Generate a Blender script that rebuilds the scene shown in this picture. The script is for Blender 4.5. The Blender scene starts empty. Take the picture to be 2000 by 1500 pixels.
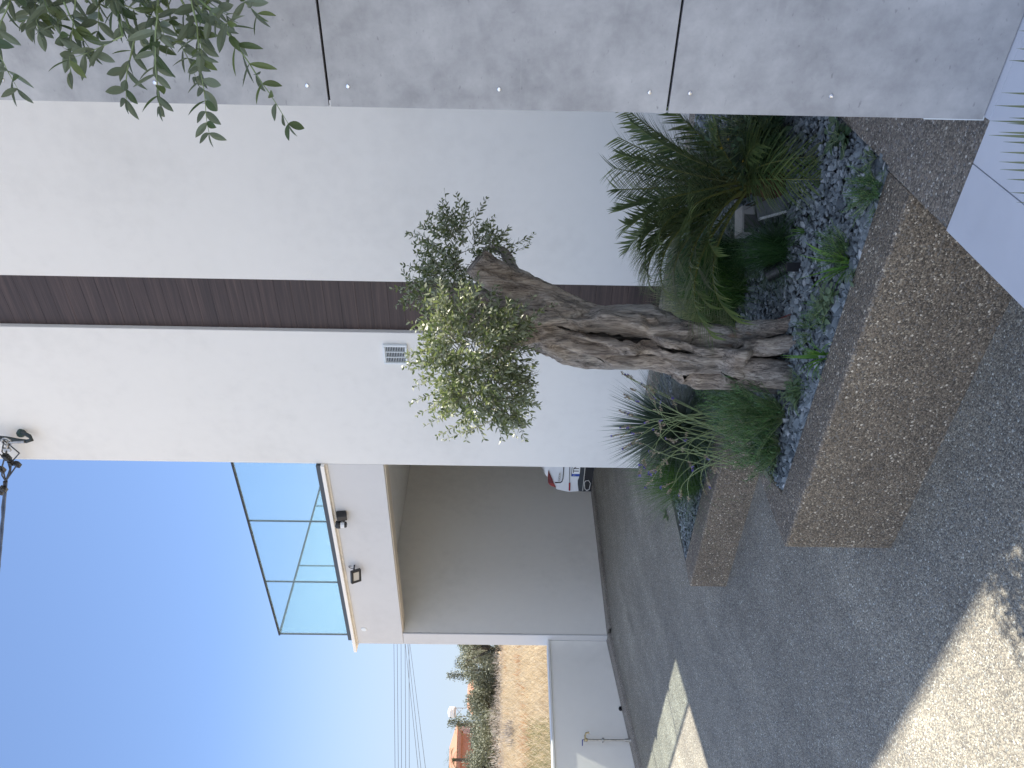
import bpy, bmesh, math, random
from mathutils import Vector, Matrix, noise

rnd = random.Random(11)
scene = bpy.context.scene
COL = scene.collection
rad = math.radians
PI = math.pi

# ------------------------------------------------------------------ camera frame
CAMZ = 1.33                       # lens height above the entrance landing (z = 0)
YAW = rad(37.5)
FH = Vector((-math.sin(YAW), math.cos(YAW), 0))
UPV = Vector((0, 0, 1))
FW = (FH * math.cos(0.012) - UPV * math.sin(0.012)).normalized()
R0 = FW.cross(UPV).normalized()
U0 = R0.cross(FW)
RHO = 0.0155
RT = R0 * math.cos(RHO) + U0 * math.sin(RHO)
DN = FW.cross(RT)
CAM = Vector((0, 0, CAMZ))
F = 1500.0
RH = Vector((math.cos(YAW), math.sin(YAW), 0))     # horizontal right


def ray(u, v):
    return RT * ((u - 750) / F) + DN * ((v - 1000) / F) + FW


def W(u, v, d):
    """point at depth d along the sight line of (u, v) in the upright 1500 x 2000 photo"""
    return CAM + ray(u, v) * d


def onz(u, v, z):
    r = ray(u, v)
    return CAM + r * ((z - CAMZ) / r.z)


def ony(u, v, y):
    r = ray(u, v)
    return CAM + r * (y / r.y)


def onx(u, v, x):
    r = ray(u, v)
    return CAM + r * (x / r.x)


# ------------------------------------------------------------------ mesh building
class MB:
    def __init__(s):
        s.v = []
        s.f = []
        s.m = []

    def add(s, verts, faces, mi=0):
        n = len(s.v)
        s.v.extend([tuple(p) for p in verts])
        for f in faces:
            s.f.append([i + n for i in f])
            s.m.append(mi)

    def box(s, x0, x1, y0, y1, z0, z1, mi=0):
        s.add([(x0, y0, z0), (x1, y0, z0), (x1, y1, z0), (x0, y1, z0), (x0, y0, z1), (x1, y0, z1), (x1, y1, z1), (x0, y1, z1)],
              [(0, 3, 2, 1), (4, 5, 6, 7), (0, 1, 5, 4), (1, 2, 6, 5), (2, 3, 7, 6), (3, 0, 4, 7)], mi)

    def obox(s, c, ax, ay, az, mi=0):
        """box with centre c and half-axis vectors"""
        c = Vector(c)
        P = [c + ax * i + ay * j + az * k for k in (-1, 1) for j in (-1, 1) for i in (-1, 1)]
        s.add(P, [(0, 2, 3, 1), (4, 5, 7, 6), (0, 1, 5, 4), (1, 3, 7, 5), (3, 2, 6, 7), (2, 0, 4, 6)], mi)

    def prism(s, poly, z0, z1, mi=0):
        n = len(poly)
        z0f = z0 if callable(z0) else (lambda x, y: z0)
        z1f = z1 if callable(z1) else (lambda x, y: z1)
        V = [(x, y, z0f(x, y)) for x, y in poly] + [(x, y, z1f(x, y)) for x, y in poly]
        Fs = [tuple(range(n - 1, -1, -1)), tuple(range(n, 2 * n))]
        Fs += [(i, (i + 1) % n, n + (i + 1) % n, n + i) for i in range(n)]
        s.add(V, Fs, mi)

    def tube(s, pts, radii, n=6, mi=0, caps=True):
        pts = [Vector(p) for p in pts]
        if not hasattr(radii, '__len__'):
            radii = [radii] * len(pts)
        base = len(s.v)
        ref = None
        for i, p in enumerate(pts):
            t = (pts[min(i + 1, len(pts) - 1)] - pts[max(i - 1, 0)])
            t = t.normalized() if t.length > 1e-9 else Vector((0, 0, 1))
            if ref is None:
                ref = t.orthogonal().normalized()
            ref = (ref - t * ref.dot(t))
            ref = ref.normalized() if ref.length > 1e-6 else t.orthogonal().normalized()
            b = t.cross(ref)
            for k in range(n):
                a = 2 * PI * k / n
                s.v.append(tuple(p + (ref * math.cos(a) + b * math.sin(a)) * radii[i]))
        for i in range(len(pts) - 1):
            for k in range(n):
                a = base + i * n + k
                b2 = base + i * n + (k + 1) % n
                s.f.append([a, b2, b2 + n, a + n])
                s.m.append(mi)
        if caps:
            s.f.append([base + k for k in range(n - 1, -1, -1)])
            s.m.append(mi)
            e = base + (len(pts) - 1) * n
            s.f.append([e + k for k in range(n)])
            s.m.append(mi)

    def lathe(s, c, prof, n=20, axis=Vector((0, 0, 1)), mi=0):
        axis = axis.normalized()
        a0 = axis.orthogonal().normalized()
        b0 = axis.cross(a0)
        c = Vector(c)
        base = len(s.v)
        for r, h in prof:
            for k in range(n):
                a = 2 * PI * k / n
                s.v.append(tuple(c + axis * h + (a0 * math.cos(a) + b0 * math.sin(a)) * r))
        for i in range(len(prof) - 1):
            for k in range(n):
                a = base + i * n + k
                b = base + i * n + (k + 1) % n
                s.f.append([a, b, b + n, a + n])
                s.m.append(mi)
        s.f.append([base + k for k in range(n - 1, -1, -1)])
        s.m.append(mi)
        e = base + (len(prof) - 1) * n
        s.f.append([e + k for k in range(n)])
        s.m.append(mi)

    def blade(s, p, d, L, w, droop=0.3, segs=4, mi=0, side=None, taper=0.12, bow=0.0):
        """narrow leaf: strip from p along d, bending down; fold along the middle"""
        d = Vector(d).normalized()
        p = Vector(p)
        sd = side if side is not None else d.cross(Vector((0, 0, 1)))
        sd = sd.normalized() if sd.length > 1e-5 else Vector((1, 0, 0))
        V = []
        step = L / segs
        for i in range(segs + 1):
            t = i / segs
            ww = w * (1 - t) ** 0.7 * (0.55 + 0.45 * min(1, t * 4)) if i < segs else w * taper * 0.2
            V.append(p - sd * ww * 0.5)
            V.append(p + sd * ww * 0.5)
            p = p + d * step
            d = (d + Vector((0, 0, -droop / segs)) + sd * bow / segs).normalized()
        s.add(V, [(2 * i, 2 * i + 1, 2 * i + 3, 2 * i + 2) for i in range(segs)], mi)

    def leaf(s, p, d, up, L, w, mi=0, curl=0.15):
        """lanceolate leaf, 5 faces, slightly folded and curled"""
        d = d.normalized()
        sd = d.cross(up)
        sd = sd.normalized() if sd.length > 1e-5 else d.orthogonal().normalized()
        n = sd.cross(d)
        c1 = p + d * L * 0.3 + n * L * 0.03
        c2 = p + d * L * 0.68 - n * L * curl * 0.3
        tip = p + d * L - n * L * curl
        V = [p, c1 - sd * w * 0.46 + n * w * 0.1, c1 + sd * w * 0.46 + n * w * 0.1, c2 - sd * w * 0.4 + n * w * 0.08, c2 + sd * w * 0.4 + n * w * 0.08, tip]
        s.add(V, [(0, 1, 2), (1, 3, 4, 2), (3, 5, 4)], mi)

    def leaf2(s, p, d, up, L, w, mi=0, curl=0.15):
        """larger smooth-edged leaf with a folded midrib"""
        d = d.normalized()
        sd = d.cross(up)
        sd = sd.normalized() if sd.length > 1e-5 else d.orthogonal().normalized()
        n = sd.cross(d)
        V = []
        for t, k in ((0, .12), (.12, .55), (.28, .88), (.45, 1.0), (.62, .93), (.78, .68), (.91, .34), (1.0, .03)):
            c = p + d * (L * t) - n * (L * curl * t * t) + n * L * .05 * t
            V += [c - sd * w * .5 * k + n * w * .13 * k, c, c + sd * w * .5 * k + n * w * .13 * k]
        Fs = []
        for i in range(7):
            a = 3 * i
            Fs += [(a, a + 1, a + 4, a + 3), (a + 1, a + 2, a + 5, a + 4)]
        s.add(V, Fs, mi)

    def build(s, name, mats, parent=None, loc=None, smooth=False, bevel=0.0):
        org = Vector((0, 0, 0))
        if parent is not None:
            q = parent
            while q is not None:
                org += q.location
                q = q.parent
        elif loc is not None:
            org = Vector(loc)
        me = bpy.data.meshes.new(name)
        me.from_pydata([(x - org.x, y - org.y, z - org.z) for x, y, z in s.v], [], s.f)
        if not isinstance(mats, (list, tuple)):
            mats = [mats]
        for m in mats:
            me.materials.append(m)
        me.polygons.foreach_set('material_index', s.m)
        if smooth:
            me.polygons.foreach_set('use_smooth', [True] * len(s.f))
        me.update()
        o = bpy.data.objects.new(name, me)
        COL.objects.link(o)
        if parent is not None:
            o.parent = parent
        elif loc is not None:
            o.location = org
        if bevel:
            b = o.modifiers.new('bevel', 'BEVEL')
            b.width = bevel
            b.segments = 2
            b.limit_method = 'ANGLE'
        return o


def thing(name, label, cat, loc=(0, 0, 0), group=None):
    o = bpy.data.objects.new(name, None)
    COL.objects.link(o)
    o.location = loc
    o.empty_display_size = 0.2
    tag(o, label, cat, group)
    return o


def tag(o, label=None, cat=None, group=None, kind=None):
    if label:
        o['label'] = label
    if cat:
        o['category'] = cat
    if group:
        o['group'] = group
    if kind:
        o['kind'] = kind
    return o


# ------------------------------------------------------------------ materials
class NT:
    def __init__(s, name):
        s.mat = bpy.data.materials.new(name)
        s.mat.use_nodes = True
        s.n = s.mat.node_tree.nodes
        s.l = s.mat.node_tree.links
        s.bsdf = s.n['Principled BSDF']
        s.out = s.n['Material Output']

    def node(s, t, **kw):
        n = s.n.new(t)
        for k, v in kw.items():
            if k.startswith('i_'):
                n.inputs[k[2:].replace('_', ' ')].default_value = v
            else:
                setattr(n, k, v)
        return n

    def link(s, a, b):
        s.l.new(a, b)

    def coord(s, which='Object', scale=(1, 1, 1), rot=(0, 0, 0)):
        tc = s.node('ShaderNodeTexCoord')
        mp = s.node('ShaderNodeMapping')
        mp.inputs['Scale'].default_value = scale
        mp.inputs['Rotation'].default_value = rot
        s.link(tc.outputs[which], mp.inputs[0])
        return mp.outputs[0]

    def noise(s, vec, scale, detail=3, rough=0.5, dist=0.0):
        n = s.node('ShaderNodeTexNoise')
        n.inputs['Scale'].default_value = scale
        n.inputs['Detail'].default_value = detail
        n.inputs['Roughness'].default_value = rough
        n.inputs['Distortion'].default_value = dist
        s.link(vec, n.inputs['Vector'])
        return n.outputs[0]

    def ramp(s, fac, stops, interp='LINEAR'):
        r = s.node('ShaderNodeValToRGB')
        r.color_ramp.interpolation = interp
        el = r.color_ramp.elements
        while len(el) < len(stops):
            el.new(0.5)
        for e, (p, c) in zip(el, stops):
            e.position = p
            e.color = (*c, 1) if len(c) == 3 else c
        s.link(fac, r.inputs[0])
        return r.outputs[0]

    def mix(s, fac, a, b, mode='MIX'):
        m = s.node('ShaderNodeMix', data_type='RGBA', blend_type=mode)
        for sock, val in ((m.inputs[0], fac), (m.inputs[6], a), (m.inputs[7], b)):
            if hasattr(val, 'default_value') or hasattr(val, 'is_linked'):
                s.link(val, sock)
            elif isinstance(val, (int, float)):
                sock.default_value = val
            else:
                sock.default_value = (*val, 1)
        return m.outputs[2]

    def math(s, op, a, b=None):
        m = s.node('ShaderNodeMath', operation=op)
        for i, val in enumerate((a, b)):
            if val is None:
                continue
            if isinstance(val, (int, float)):
                m.inputs[i].default_value = val
            else:
                s.link(val, m.inputs[i])
        return m.outputs[0]

    def bump(s, h, strength, dist=0.01):
        b = s.node('ShaderNodeBump')
        b.inputs['Strength'].default_value = strength
        b.inputs['Distance'].default_value = dist
        s.link(h, b.inputs['Height'])
        s.link(b.outputs[0], s.bsdf.inputs['Normal'])

    def col(s, c):
        if isinstance(c, tuple):
            s.bsdf.inputs['Base Color'].default_value = (*c, 1)
        else:
            s.link(c, s.bsdf.inputs['Base Color'])

    def set(s, **kw):
        for k, v in kw.items():
            s.bsdf.inputs[k.replace('_', ' ')].default_value = v
        return s.mat


def m_plain(name, c, rough=0.5, metal=0.0, var=0.0, vscale=8, bump=0.0, bscale=60):
    t = NT(name)
    co = t.coord()
    if var:
        n = t.noise(co, vscale, 4)
        t.col(t.ramp(n, [(0.3, tuple(x * (1 - var) for x in c)), (0.7, tuple(min(1, x * (1 + var)) for x in c))]))
    else:
        t.col(c)
    if bump:
        t.bump(t.noise(co, bscale, 3), bump, 0.004)
    return t.set(Roughness=rough, Metallic=metal)


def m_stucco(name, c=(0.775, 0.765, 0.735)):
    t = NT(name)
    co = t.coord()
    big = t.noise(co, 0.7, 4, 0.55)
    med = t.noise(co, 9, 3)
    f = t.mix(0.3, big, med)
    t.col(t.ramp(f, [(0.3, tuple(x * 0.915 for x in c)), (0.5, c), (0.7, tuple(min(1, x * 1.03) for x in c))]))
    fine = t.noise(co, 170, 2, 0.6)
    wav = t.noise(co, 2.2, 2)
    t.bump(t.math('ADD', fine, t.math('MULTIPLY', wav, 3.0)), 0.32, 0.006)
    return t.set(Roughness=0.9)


def m_agg(name, tint=(1, 1, 1), scale=92, light=1.0, bump=0.7, white=1.0, streak=0):
    """washed aggregate: small pebbles of two sizes set in cement"""
    t = NT(name)
    co = t.coord()
    L = light

    def peb(sc, jit):
        v = t.node('ShaderNodeTexVoronoi', feature='F1')
        v.inputs['Scale'].default_value = sc
        v.inputs['Randomness'].default_value = 1.0
        nz = t.node('ShaderNodeTexNoise')
        nz.inputs['Scale'].default_value = sc * 0.8
        t.link(co, nz.inputs['Vector'])
        vm = t.node('ShaderNodeVectorMath', operation='MULTIPLY_ADD')
        t.link(nz.outputs[1], vm.inputs[0])
        vm.inputs[1].default_value = (jit / sc,) * 3
        t.link(co, vm.inputs[2])
        t.link(vm.outputs[0], v.inputs['Vector'])
        sep = t.node('ShaderNodeSeparateColor')
        t.link(v.outputs['Color'], sep.inputs[0])
        return v.outputs['Distance'], sep

    d1, s1 = peb(scale, 0.9)
    d2, s2 = peb(scale * 2.1, 0.9)
    W_ = white
    st = [(0.0, (0.085 * L, 0.076 * L, 0.068 * L)), (0.2, (0.135 * L, 0.118 * L, 0.10 * L)), (0.40, (0.175 * L, 0.152 * L, 0.126 * L)),
          (0.60, (0.21 * L, 0.18 * L, 0.145 * L)), (0.74, (0.165 * L, 0.163 * L, 0.16 * L)), (0.86, (0.26 * L, 0.235 * L, 0.195 * L)),
          (0.93, (0.36 * W_, 0.335 * W_, 0.285 * W_)), (0.968, (0.60 * W_, 0.58 * W_, 0.53 * W_))]
    c1 = t.ramp(s1.outputs[0], st, 'CONSTANT')
    c2 = t.ramp(s2.outputs[0], [(0.0, (0.075 * L, 0.068 * L, 0.06 * L)), (0.3, (0.13 * L, 0.115 * L, 0.098 * L)), (0.6, (0.19 * L, 0.168 * L, 0.14 * L)), (0.88, (0.30 * L, 0.275 * L, 0.235 * L)), (0.965, (0.56, 0.54, 0.49))], 'CONSTANT')
    edge = t.ramp(d1, [(0.40, (0, 0, 0)), (0.60, (1, 1, 1))])
    base = t.mix(edge, c1, c2)
    bigv = t.noise(co, 0.8, 5, 0.62)
    mid = t.noise(co, 6, 3, 0.6)
    shade = t.ramp(t.mix(0.35, bigv, mid), [(0.33, (0.76, 0.76, 0.77)), (0.5, (1, 1, 1)), (0.66, (1.24, 1.24, 1.24))])
    base = t.mix(1.0, base, shade, 'MULTIPLY')
    if streak:      # worn wheel tracks and washed-out trails down the drive
        sk = t.noise(t.coord(scale=(1.6, 0.22, 1), rot=(0, 0, 0.25)), 1.4, 4, 0.6)
        base = t.mix(1.0, base, t.ramp(sk, [(0.38, (0.86, 0.86, 0.87)), (0.55, (1, 1, 1)), (0.68, (1.18, 1.18, 1.18))]), 'MULTIPLY')
        st_ = t.noise(co, 1.1, 3, 0.5)
        base = t.mix(t.ramp(st_, [(0.70, (0, 0, 0)), (0.74, (0.35, 0.35, 0.35))]), base, (0.09, 0.08, 0.07))
    base = t.mix(1.0, base, tint, 'MULTIPLY')
    t.col(base)
    t.bump(t.math('ADD', t.math('MULTIPLY', d1, -1.0), t.math('MULTIPLY', d2, -0.4)), bump, 0.005)
    rg = t.ramp(s1.outputs[1], [(0.0, (0.45, 0.45, 0.45)), (1.0, (0.8, 0.8, 0.8))])
    t.link(rg, t.bsdf.inputs['Roughness'])
    return t.mat


def m_leaf(name, a, b, under=None, trans=0.25, rough=0.45):
    """leaf: hue varies from leaf to leaf, light passes through a little"""
    t = NT(name)
    g = t.node('ShaderNodeNewGeometry')
    c = t.ramp(g.outputs['Random Per Island'], [(0.0, a), (1.0, b)])
    if under:
        c = t.mix(g.outputs['Backfacing'], c, under)
    t.col(c)
    t.bsdf.inputs['Roughness'].default_value = rough
    tr = t.node('ShaderNodeBsdfTranslucent')
    t.link(c, tr.inputs[0])
    mx = t.node('ShaderNodeMixShader')
    mx.inputs[0].default_value = trans
    t.link(t.bsdf.outputs[0], mx.inputs[1])
    t.link(tr.outputs[0], mx.inputs[2])
    t.link(mx.outputs[0], t.out.inputs[0])
    return t.mat


def m_wood():
    t = NT('dark_wood_boards')
    co = t.coord()
    st = t.coord(scale=(1.1, 1.1, 34))
    g1 = t.noise(st, 1.0, 6, 0.62, 0.5)
    st2 = t.coord(scale=(0.8, 0.8, 120))
    g2 = t.noise(st2, 1.0, 3, 0.6)
    c = t.ramp(t.mix(0.4, g1, g2), [(0.3, (0.018, 0.011, 0.011)), (0.5, (0.046, 0.029, 0.027)), (0.7, (0.10, 0.066, 0.056))])
    sep = t.node('ShaderNodeSeparateXYZ')
    t.link(co, sep.inputs[0])
    plank = t.math('FLOOR', t.math('DIVIDE', sep.outputs[2], 0.146))
    wn = t.node('ShaderNodeTexWhiteNoise', noise_dimensions='1D')
    t.link(plank, wn.inputs['W'])
    pv = t.ramp(wn.outputs[0], [(0, (0.92, 0.92, 0.92)), (1, (1.08, 1.07, 1.06))])
    t.col(t.mix(1.0, c, pv, 'MULTIPLY'))
    t.bump(g1, 0.15, 0.002)
    return t.set(Roughness=0.55)


def m_panel():
    t = NT('grey_cement_board')
    co = t.coord()
    a = t.noise(co, 3.2, 6, 0.62)
    b = t.noise(co, 14, 5, 0.65)
    f = t.mix(0.42, a, b)
    c = t.ramp(f, [(0.34, (0.245, 0.245, 0.25)), (0.5, (0.36, 0.358, 0.36)), (0.64, (0.455, 0.452, 0.448))])
    sp = t.noise(t.coord(scale=(1, 1, 1.8)), 42, 2, 0.5)
    c = t.mix(t.ramp(sp, [(0.66, (0, 0, 0)), (0.78, (0.55, 0.55, 0.55))]), c, (0.13, 0.13, 0.135))
    sc = t.noise(t.coord(scale=(5, 5, 60), rot=(0.2, 0.5, 0)), 1.2, 3, 0.5)
    c = t.mix(t.ramp(sc, [(0.66, (0, 0, 0)), (0.74, (0.25, 0.25, 0.25))]), c, (0.43, 0.43, 0.43))
    t.col(c)
    t.bump(b, 0.12, 0.002)
    return t.set(Roughness=0.55)


def m_bark():
    t = NT('olive_bark')
    g = t.noise(t.coord(scale=(1, 1, 0.20)), 26, 8, 0.66, 0.8)
    f = t.noise(t.coord(scale=(1, 1, 0.11)), 120, 5, 0.68, 0.5)
    big = t.noise(t.coord(scale=(1, 1, 0.4)), 5.5, 3)
    m = t.mix(0.45, g, f)
    warm = t.ramp(m, [(0.36, (0.045, 0.036, 0.030)), (0.43, (0.17, 0.137, 0.112)), (0.51, (0.36, 0.30, 0.245)), (0.63, (0.60, 0.52, 0.43))])
    grey = t.ramp(m, [(0.36, (0.04, 0.037, 0.034)), (0.43, (0.15, 0.14, 0.126)), (0.51, (0.31, 0.29, 0.265)), (0.63, (0.52, 0.49, 0.445))])
    c = t.mix(t.ramp(big, [(0.42, (0, 0, 0)), (0.62, (1, 1, 1))]), warm, grey)
    rust = t.noise(t.coord(scale=(1, 1, 0.25)), 8, 3, 0.5)
    c = t.mix(t.ramp(rust, [(0.68, (0, 0, 0)), (0.74, (0.7, 0.7, 0.7))]), c, (0.30, 0.165, 0.085))
    t.col(c)
    t.bump(t.math('ADD', t.math('MULTIPLY', f, 0.7), g), 1.0, 0.022)
    return t.set(Roughness=0.85)


def m_glass():
    t = NT('tinted_glass')
    tr = t.node('ShaderNodeBsdfTransparent')
    tr.inputs[0].default_value = (0.915, 0.968, 0.963, 1)
    gl = t.node('ShaderNodeBsdfGlossy')
    gl.inputs['Roughness'].default_value = 0.02
    gl.inputs['Color'].default_value = (0.9, 1.0, 1.0, 1)
    fr = t.node('ShaderNodeFresnel')
    fr.inputs[0].default_value = 1.35
    geo = t.node('ShaderNodeNewGeometry')
    mx = t.node('ShaderNodeMixShader')
    t.link(t.math('MULTIPLY', fr.outputs[0], t.math('SUBTRACT', 1.0, geo.outputs['Backfacing'])), mx.inputs[0])
    t.link(tr.outputs[0], mx.inputs[1])
    t.link(gl.outputs[0], mx.inputs[2])
    df = t.node('ShaderNodeBsdfDiffuse')
    df.inputs[0].default_value = (0.42, 0.64, 0.74, 1)
    mx2 = t.node('ShaderNodeMixShader')
    mx2.inputs[0].default_value = 0.11
    t.link(mx.outputs[0], mx2.inputs[1])
    t.link(df.outputs[0], mx2.inputs[2])
    t.link(mx2.outputs[0], t.out.inputs[0])
    return t.mat


def m_island(name, stops, rough=0.7, nscale=30, namt=0.25):
    """stones: each loose piece has its own tone"""
    t = NT(name)
    g = t.node('ShaderNodeNewGeometry')
    c = t.ramp(g.outputs['Random Per Island'], stops)
    n = t.noise(t.coord(), nscale, 4)
    c = t.mix(1.0, c, t.ramp(n, [(0.3, (1 - namt,) * 3), (0.7, (1 + namt,) * 3)]), 'MULTIPLY')
    t.col(c)
    return t.set(Roughness=rough)


M = {}
M['stucco'] = m_stucco('white_stucco')
M['stucco2'] = m_stucco('white_render', (0.90, 0.872, 0.815))
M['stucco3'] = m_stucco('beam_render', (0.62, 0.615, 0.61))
M['cream'] = m_plain('cream_edge', (0.66, 0.60, 0.51), 0.85, var=0.1, vscale=6, bump=0.3)
M['line'] = m_plain('dull_cable', (0.06, 0.065, 0.075), 1.0)
M['agg_ground'] = m_agg('washed_aggregate_paving', (0.975, 1.03, 1.01), 108, 1.5, 0.6, 1.0, 1)
M['agg_wall'] = m_agg('washed_aggregate_wall', (1.08, 1.0, 0.89), 100, 1.06, 0.9, 1.05)
M['agg_rim'] = m_agg('washed_aggregate_rim', (1.02, 1.0, 0.98), 100, 1.25, 0.7)
M['kerb'] = m_agg('kerb_concrete', (0.95, 0.97, 1.0), 140, 1.75, 0.4, 0.6)
M['wood'] = m_wood()
M['panel'] = m_panel()
M['black'] = m_plain('black_metal', (0.016, 0.017, 0.02), 0.4)
M['blackmatt'] = m_plain('dark_gap', (0.01, 0.01, 0.011), 0.8)
M['anthracite'] = m_plain('anthracite_aluminium', (0.055, 0.065, 0.075), 0.4, 0.2)
M['steel'] = m_plain('galvanised_steel', (0.42, 0.41, 0.39), 0.38, 0.85, 0.2, 30)
M['chrome'] = m_plain('polished_steel', (0.75, 0.75, 0.76), 0.18, 1.0)
M['glass'] = m_glass()
M['tile'] = m_plain('pale_porcelain_tile', (0.60, 0.62, 0.67), 0.42, var=0.05, vscale=5)
M['bark'] = m_bark()
M['olive'] = m_leaf('olive_leaf', (0.065, 0.098, 0.04), (0.21, 0.25, 0.095), (0.28, 0.31, 0.20), 0.36)
M['olive_near'] = m_leaf('olive_leaf_near', (0.055, 0.088, 0.035), (0.145, 0.185, 0.06), (0.17, 0.21, 0.14), 0.25)
M['twig'] = m_plain('olive_twig', (0.17, 0.165, 0.115), 0.8)
M['stem_green'] = m_leaf('green_stem', (0.171, 0.247, 0.104), (0.266, 0.323, 0.152), None, 0.05)
M['slate'] = m_island('slate_chips', [(0.0, (0.075, 0.092, 0.103)), (0.35, (0.135, 0.16, 0.174)), (0.75, (0.205, 0.235, 0.25)), (0.97, (0.27, 0.295, 0.31)), (1.0, (0.5, 0.52, 0.53))])
M['soil'] = m_plain('dark_soil', (0.075, 0.085, 0.092), 0.95, var=0.4, vscale=40, bump=0.6)
M['palm'] = m_leaf('palm_leaflet', (0.065, 0.12, 0.04), (0.19, 0.24, 0.075), (0.15, 0.20, 0.095), 0.34, 0.38)
M['palm_rib'] = m_plain('palm_midrib', (0.14, 0.15, 0.04), 0.5)
M['palm_base'] = m_plain('palm_fibre', (0.10, 0.058, 0.03), 0.95, var=0.5, vscale=50, bump=0.8)
M['yucca'] = m_leaf('stiff_blue_green_leaf', (0.053, 0.092, 0.064), (0.113, 0.157, 0.106), None, 0.12, 0.45)
M['grass_dark'] = m_leaf('dark_grass_blade', (0.027, 0.084, 0.027), (0.080, 0.170, 0.053), None, 0.25)
M['grass_mid'] = m_leaf('green_grass_blade', (0.052, 0.138, 0.031), (0.147, 0.259, 0.061), None, 0.3)
M['grass_bright'] = m_leaf('bright_strap_leaf', (0.075, 0.195, 0.027), (0.180, 0.315, 0.053), None, 0.35, 0.4)
M['feather'] = m_leaf('feather_grass', (0.160, 0.224, 0.088), (0.544, 0.512, 0.304), None, 0.3)
M['needle'] = m_leaf('fine_needle', (0.043, 0.112, 0.039), (0.116, 0.223, 0.062), None, 0.2)
M['broad'] = m_leaf('dark_broad_leaf', (0.018, 0.054, 0.018), (0.054, 0.120, 0.033), (0.060, 0.105, 0.053), 0.2, 0.45)
M['weed'] = m_leaf('weed_leaf', (0.075, 0.150, 0.045), (0.165, 0.240, 0.090), (0.150, 0.210, 0.120), 0.28)
M['lav_grey'] = m_leaf('lavender_grey_leaf', (0.105, 0.150, 0.112), (0.180, 0.217, 0.165), None, 0.15)
M['lav_head'] = m_leaf('dry_flower_spike', (0.304, 0.240, 0.192), (0.480, 0.400, 0.272), None, 0.15)
M['lav_blue'] = m_leaf('violet_flower', (0.120, 0.096, 0.360), (0.204, 0.156, 0.480), None, 0.2)
M['redwood'] = m_plain('red_brown_bark', (0.16, 0.045, 0.035), 0.8, var=0.3, vscale=30)

# ------------------------------------------------------------------ levels of the place
SLOPE = 0.1


def gz(y):
    """driveway level: flat at the house, falling towards the street"""
    if y >= 6:
        return -0.14
    if y <= -4:
        return -1.14
    return -0.14 - SLOPE * (6 - y)


# driveway sheet
mb = MB()
ys = [13.0, 6.2, 6.0] + [5.5 - 0.5 * i for i in range(20)] + [-8.0, -14.0]
xs = [-9.0, -6, -3, 0, 4, 9]
V = []
for y in ys:
    for x in xs:
        V.append((x, y, gz(y)))
nx = len(xs)
mb.add(V, [(j * nx + i, (j + 1) * nx + i, (j + 1) * nx + i + 1, j * nx + i + 1) for j in range(len(ys) - 1) for i in range(nx - 1)])
tag(mb.build('driveway', M['agg_ground']), kind='structure')

# kerb strip along the boundary wall
mb = MB()
yy = [11.9, 7.6, 6.0, 5.0, 4.0, 2.0, 0.0, -3.0]
for a, b in zip(yy[:-1], yy[1:]):
    x0, x1 = -8.875, -8.70 if a <= 6.0 else -8.66
    if a > 6.0:
        x0 = -8.772
        x1 = -8.60
    mb.add([(x0, a, gz(a) + .045), (x1, a, gz(a) + .035), (x1, b, gz(b) + .035), (x0, b, gz(b) + .045), (x1 + .012, a, gz(a) - .02), (x1 + .012, b, gz(b) - .02)],
           [(0, 3, 2, 1), (1, 2, 5, 4)])
tag(mb.build('kerb_strip', M['kerb']), kind='structure')

# field and far terrain (one sheet, stepped down east of the boundary wall)


def field_z(x, y):
    d = max(0.0, -x - 10)
    return 0.44 + 0.0125 * min(d, 70) + 0.004 * max(0, min(d - 70, 300)) + 0.05 * noise.noise(Vector((x * 0.35, y * 0.35, 0))) * min(1, d / 4)


def m_field():
    t = NT('dry_field_soil')
    co = t.coord()
    a = t.noise(co, 0.16, 5, 0.6)
    b = t.noise(co, 2.5, 5, 0.65)
    c = t.ramp(t.mix(0.5, a, b), [(0.3, (0.25, 0.17, 0.10)), (0.5, (0.37, 0.285, 0.18)), (0.7, (0.45, 0.37, 0.26))])
    r = t.noise(co, 0.35, 3)
    c = t.mix(t.ramp(r, [(0.56, (0, 0, 0)), (0.68, (0.8, 0.8, 0.8))]), c, (0.30, 0.15, 0.09))
    t.col(c)
    t.bump(b, 0.6, 0.05)
    return t.set(Roughness=0.95)


M['field'] = m_field()
mb = MB()
gx = [-9.05, -9.6, -10.5] + [-12 - 2.5 * i for i in range(28)] + [-100, -150, -220, -350, -600]
gy = [-600, -300, -120, -60, -20] + [-10 + 3.0 * i for i in range(30)] + [95, 120, 180, 300, 600]
V = [(x, y, field_z(x, y)) for x in gx for y in gy]
ny = len(gy)
mb.add(V, [(i * ny + j, i * ny + j + 1, (i + 1) * ny + j + 1, (i + 1) * ny + j) for i in range(len(gx) - 1) for j in range(ny - 1)])
tag(mb.build('field', M['field'], smooth=True), kind='structure')
mb = MB()
mb.add([(-9.05, -600, -1.6), (600, -600, -1.6), (600, 600, -1.6), (-9.05, 600, -1.6)], [(0, 1, 2, 3)])
tag(mb.build('ground', m_plain('street_concrete', (0.40, 0.375, 0.33), 0.9, var=0.15, vscale=0.5)), kind='structure')

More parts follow.
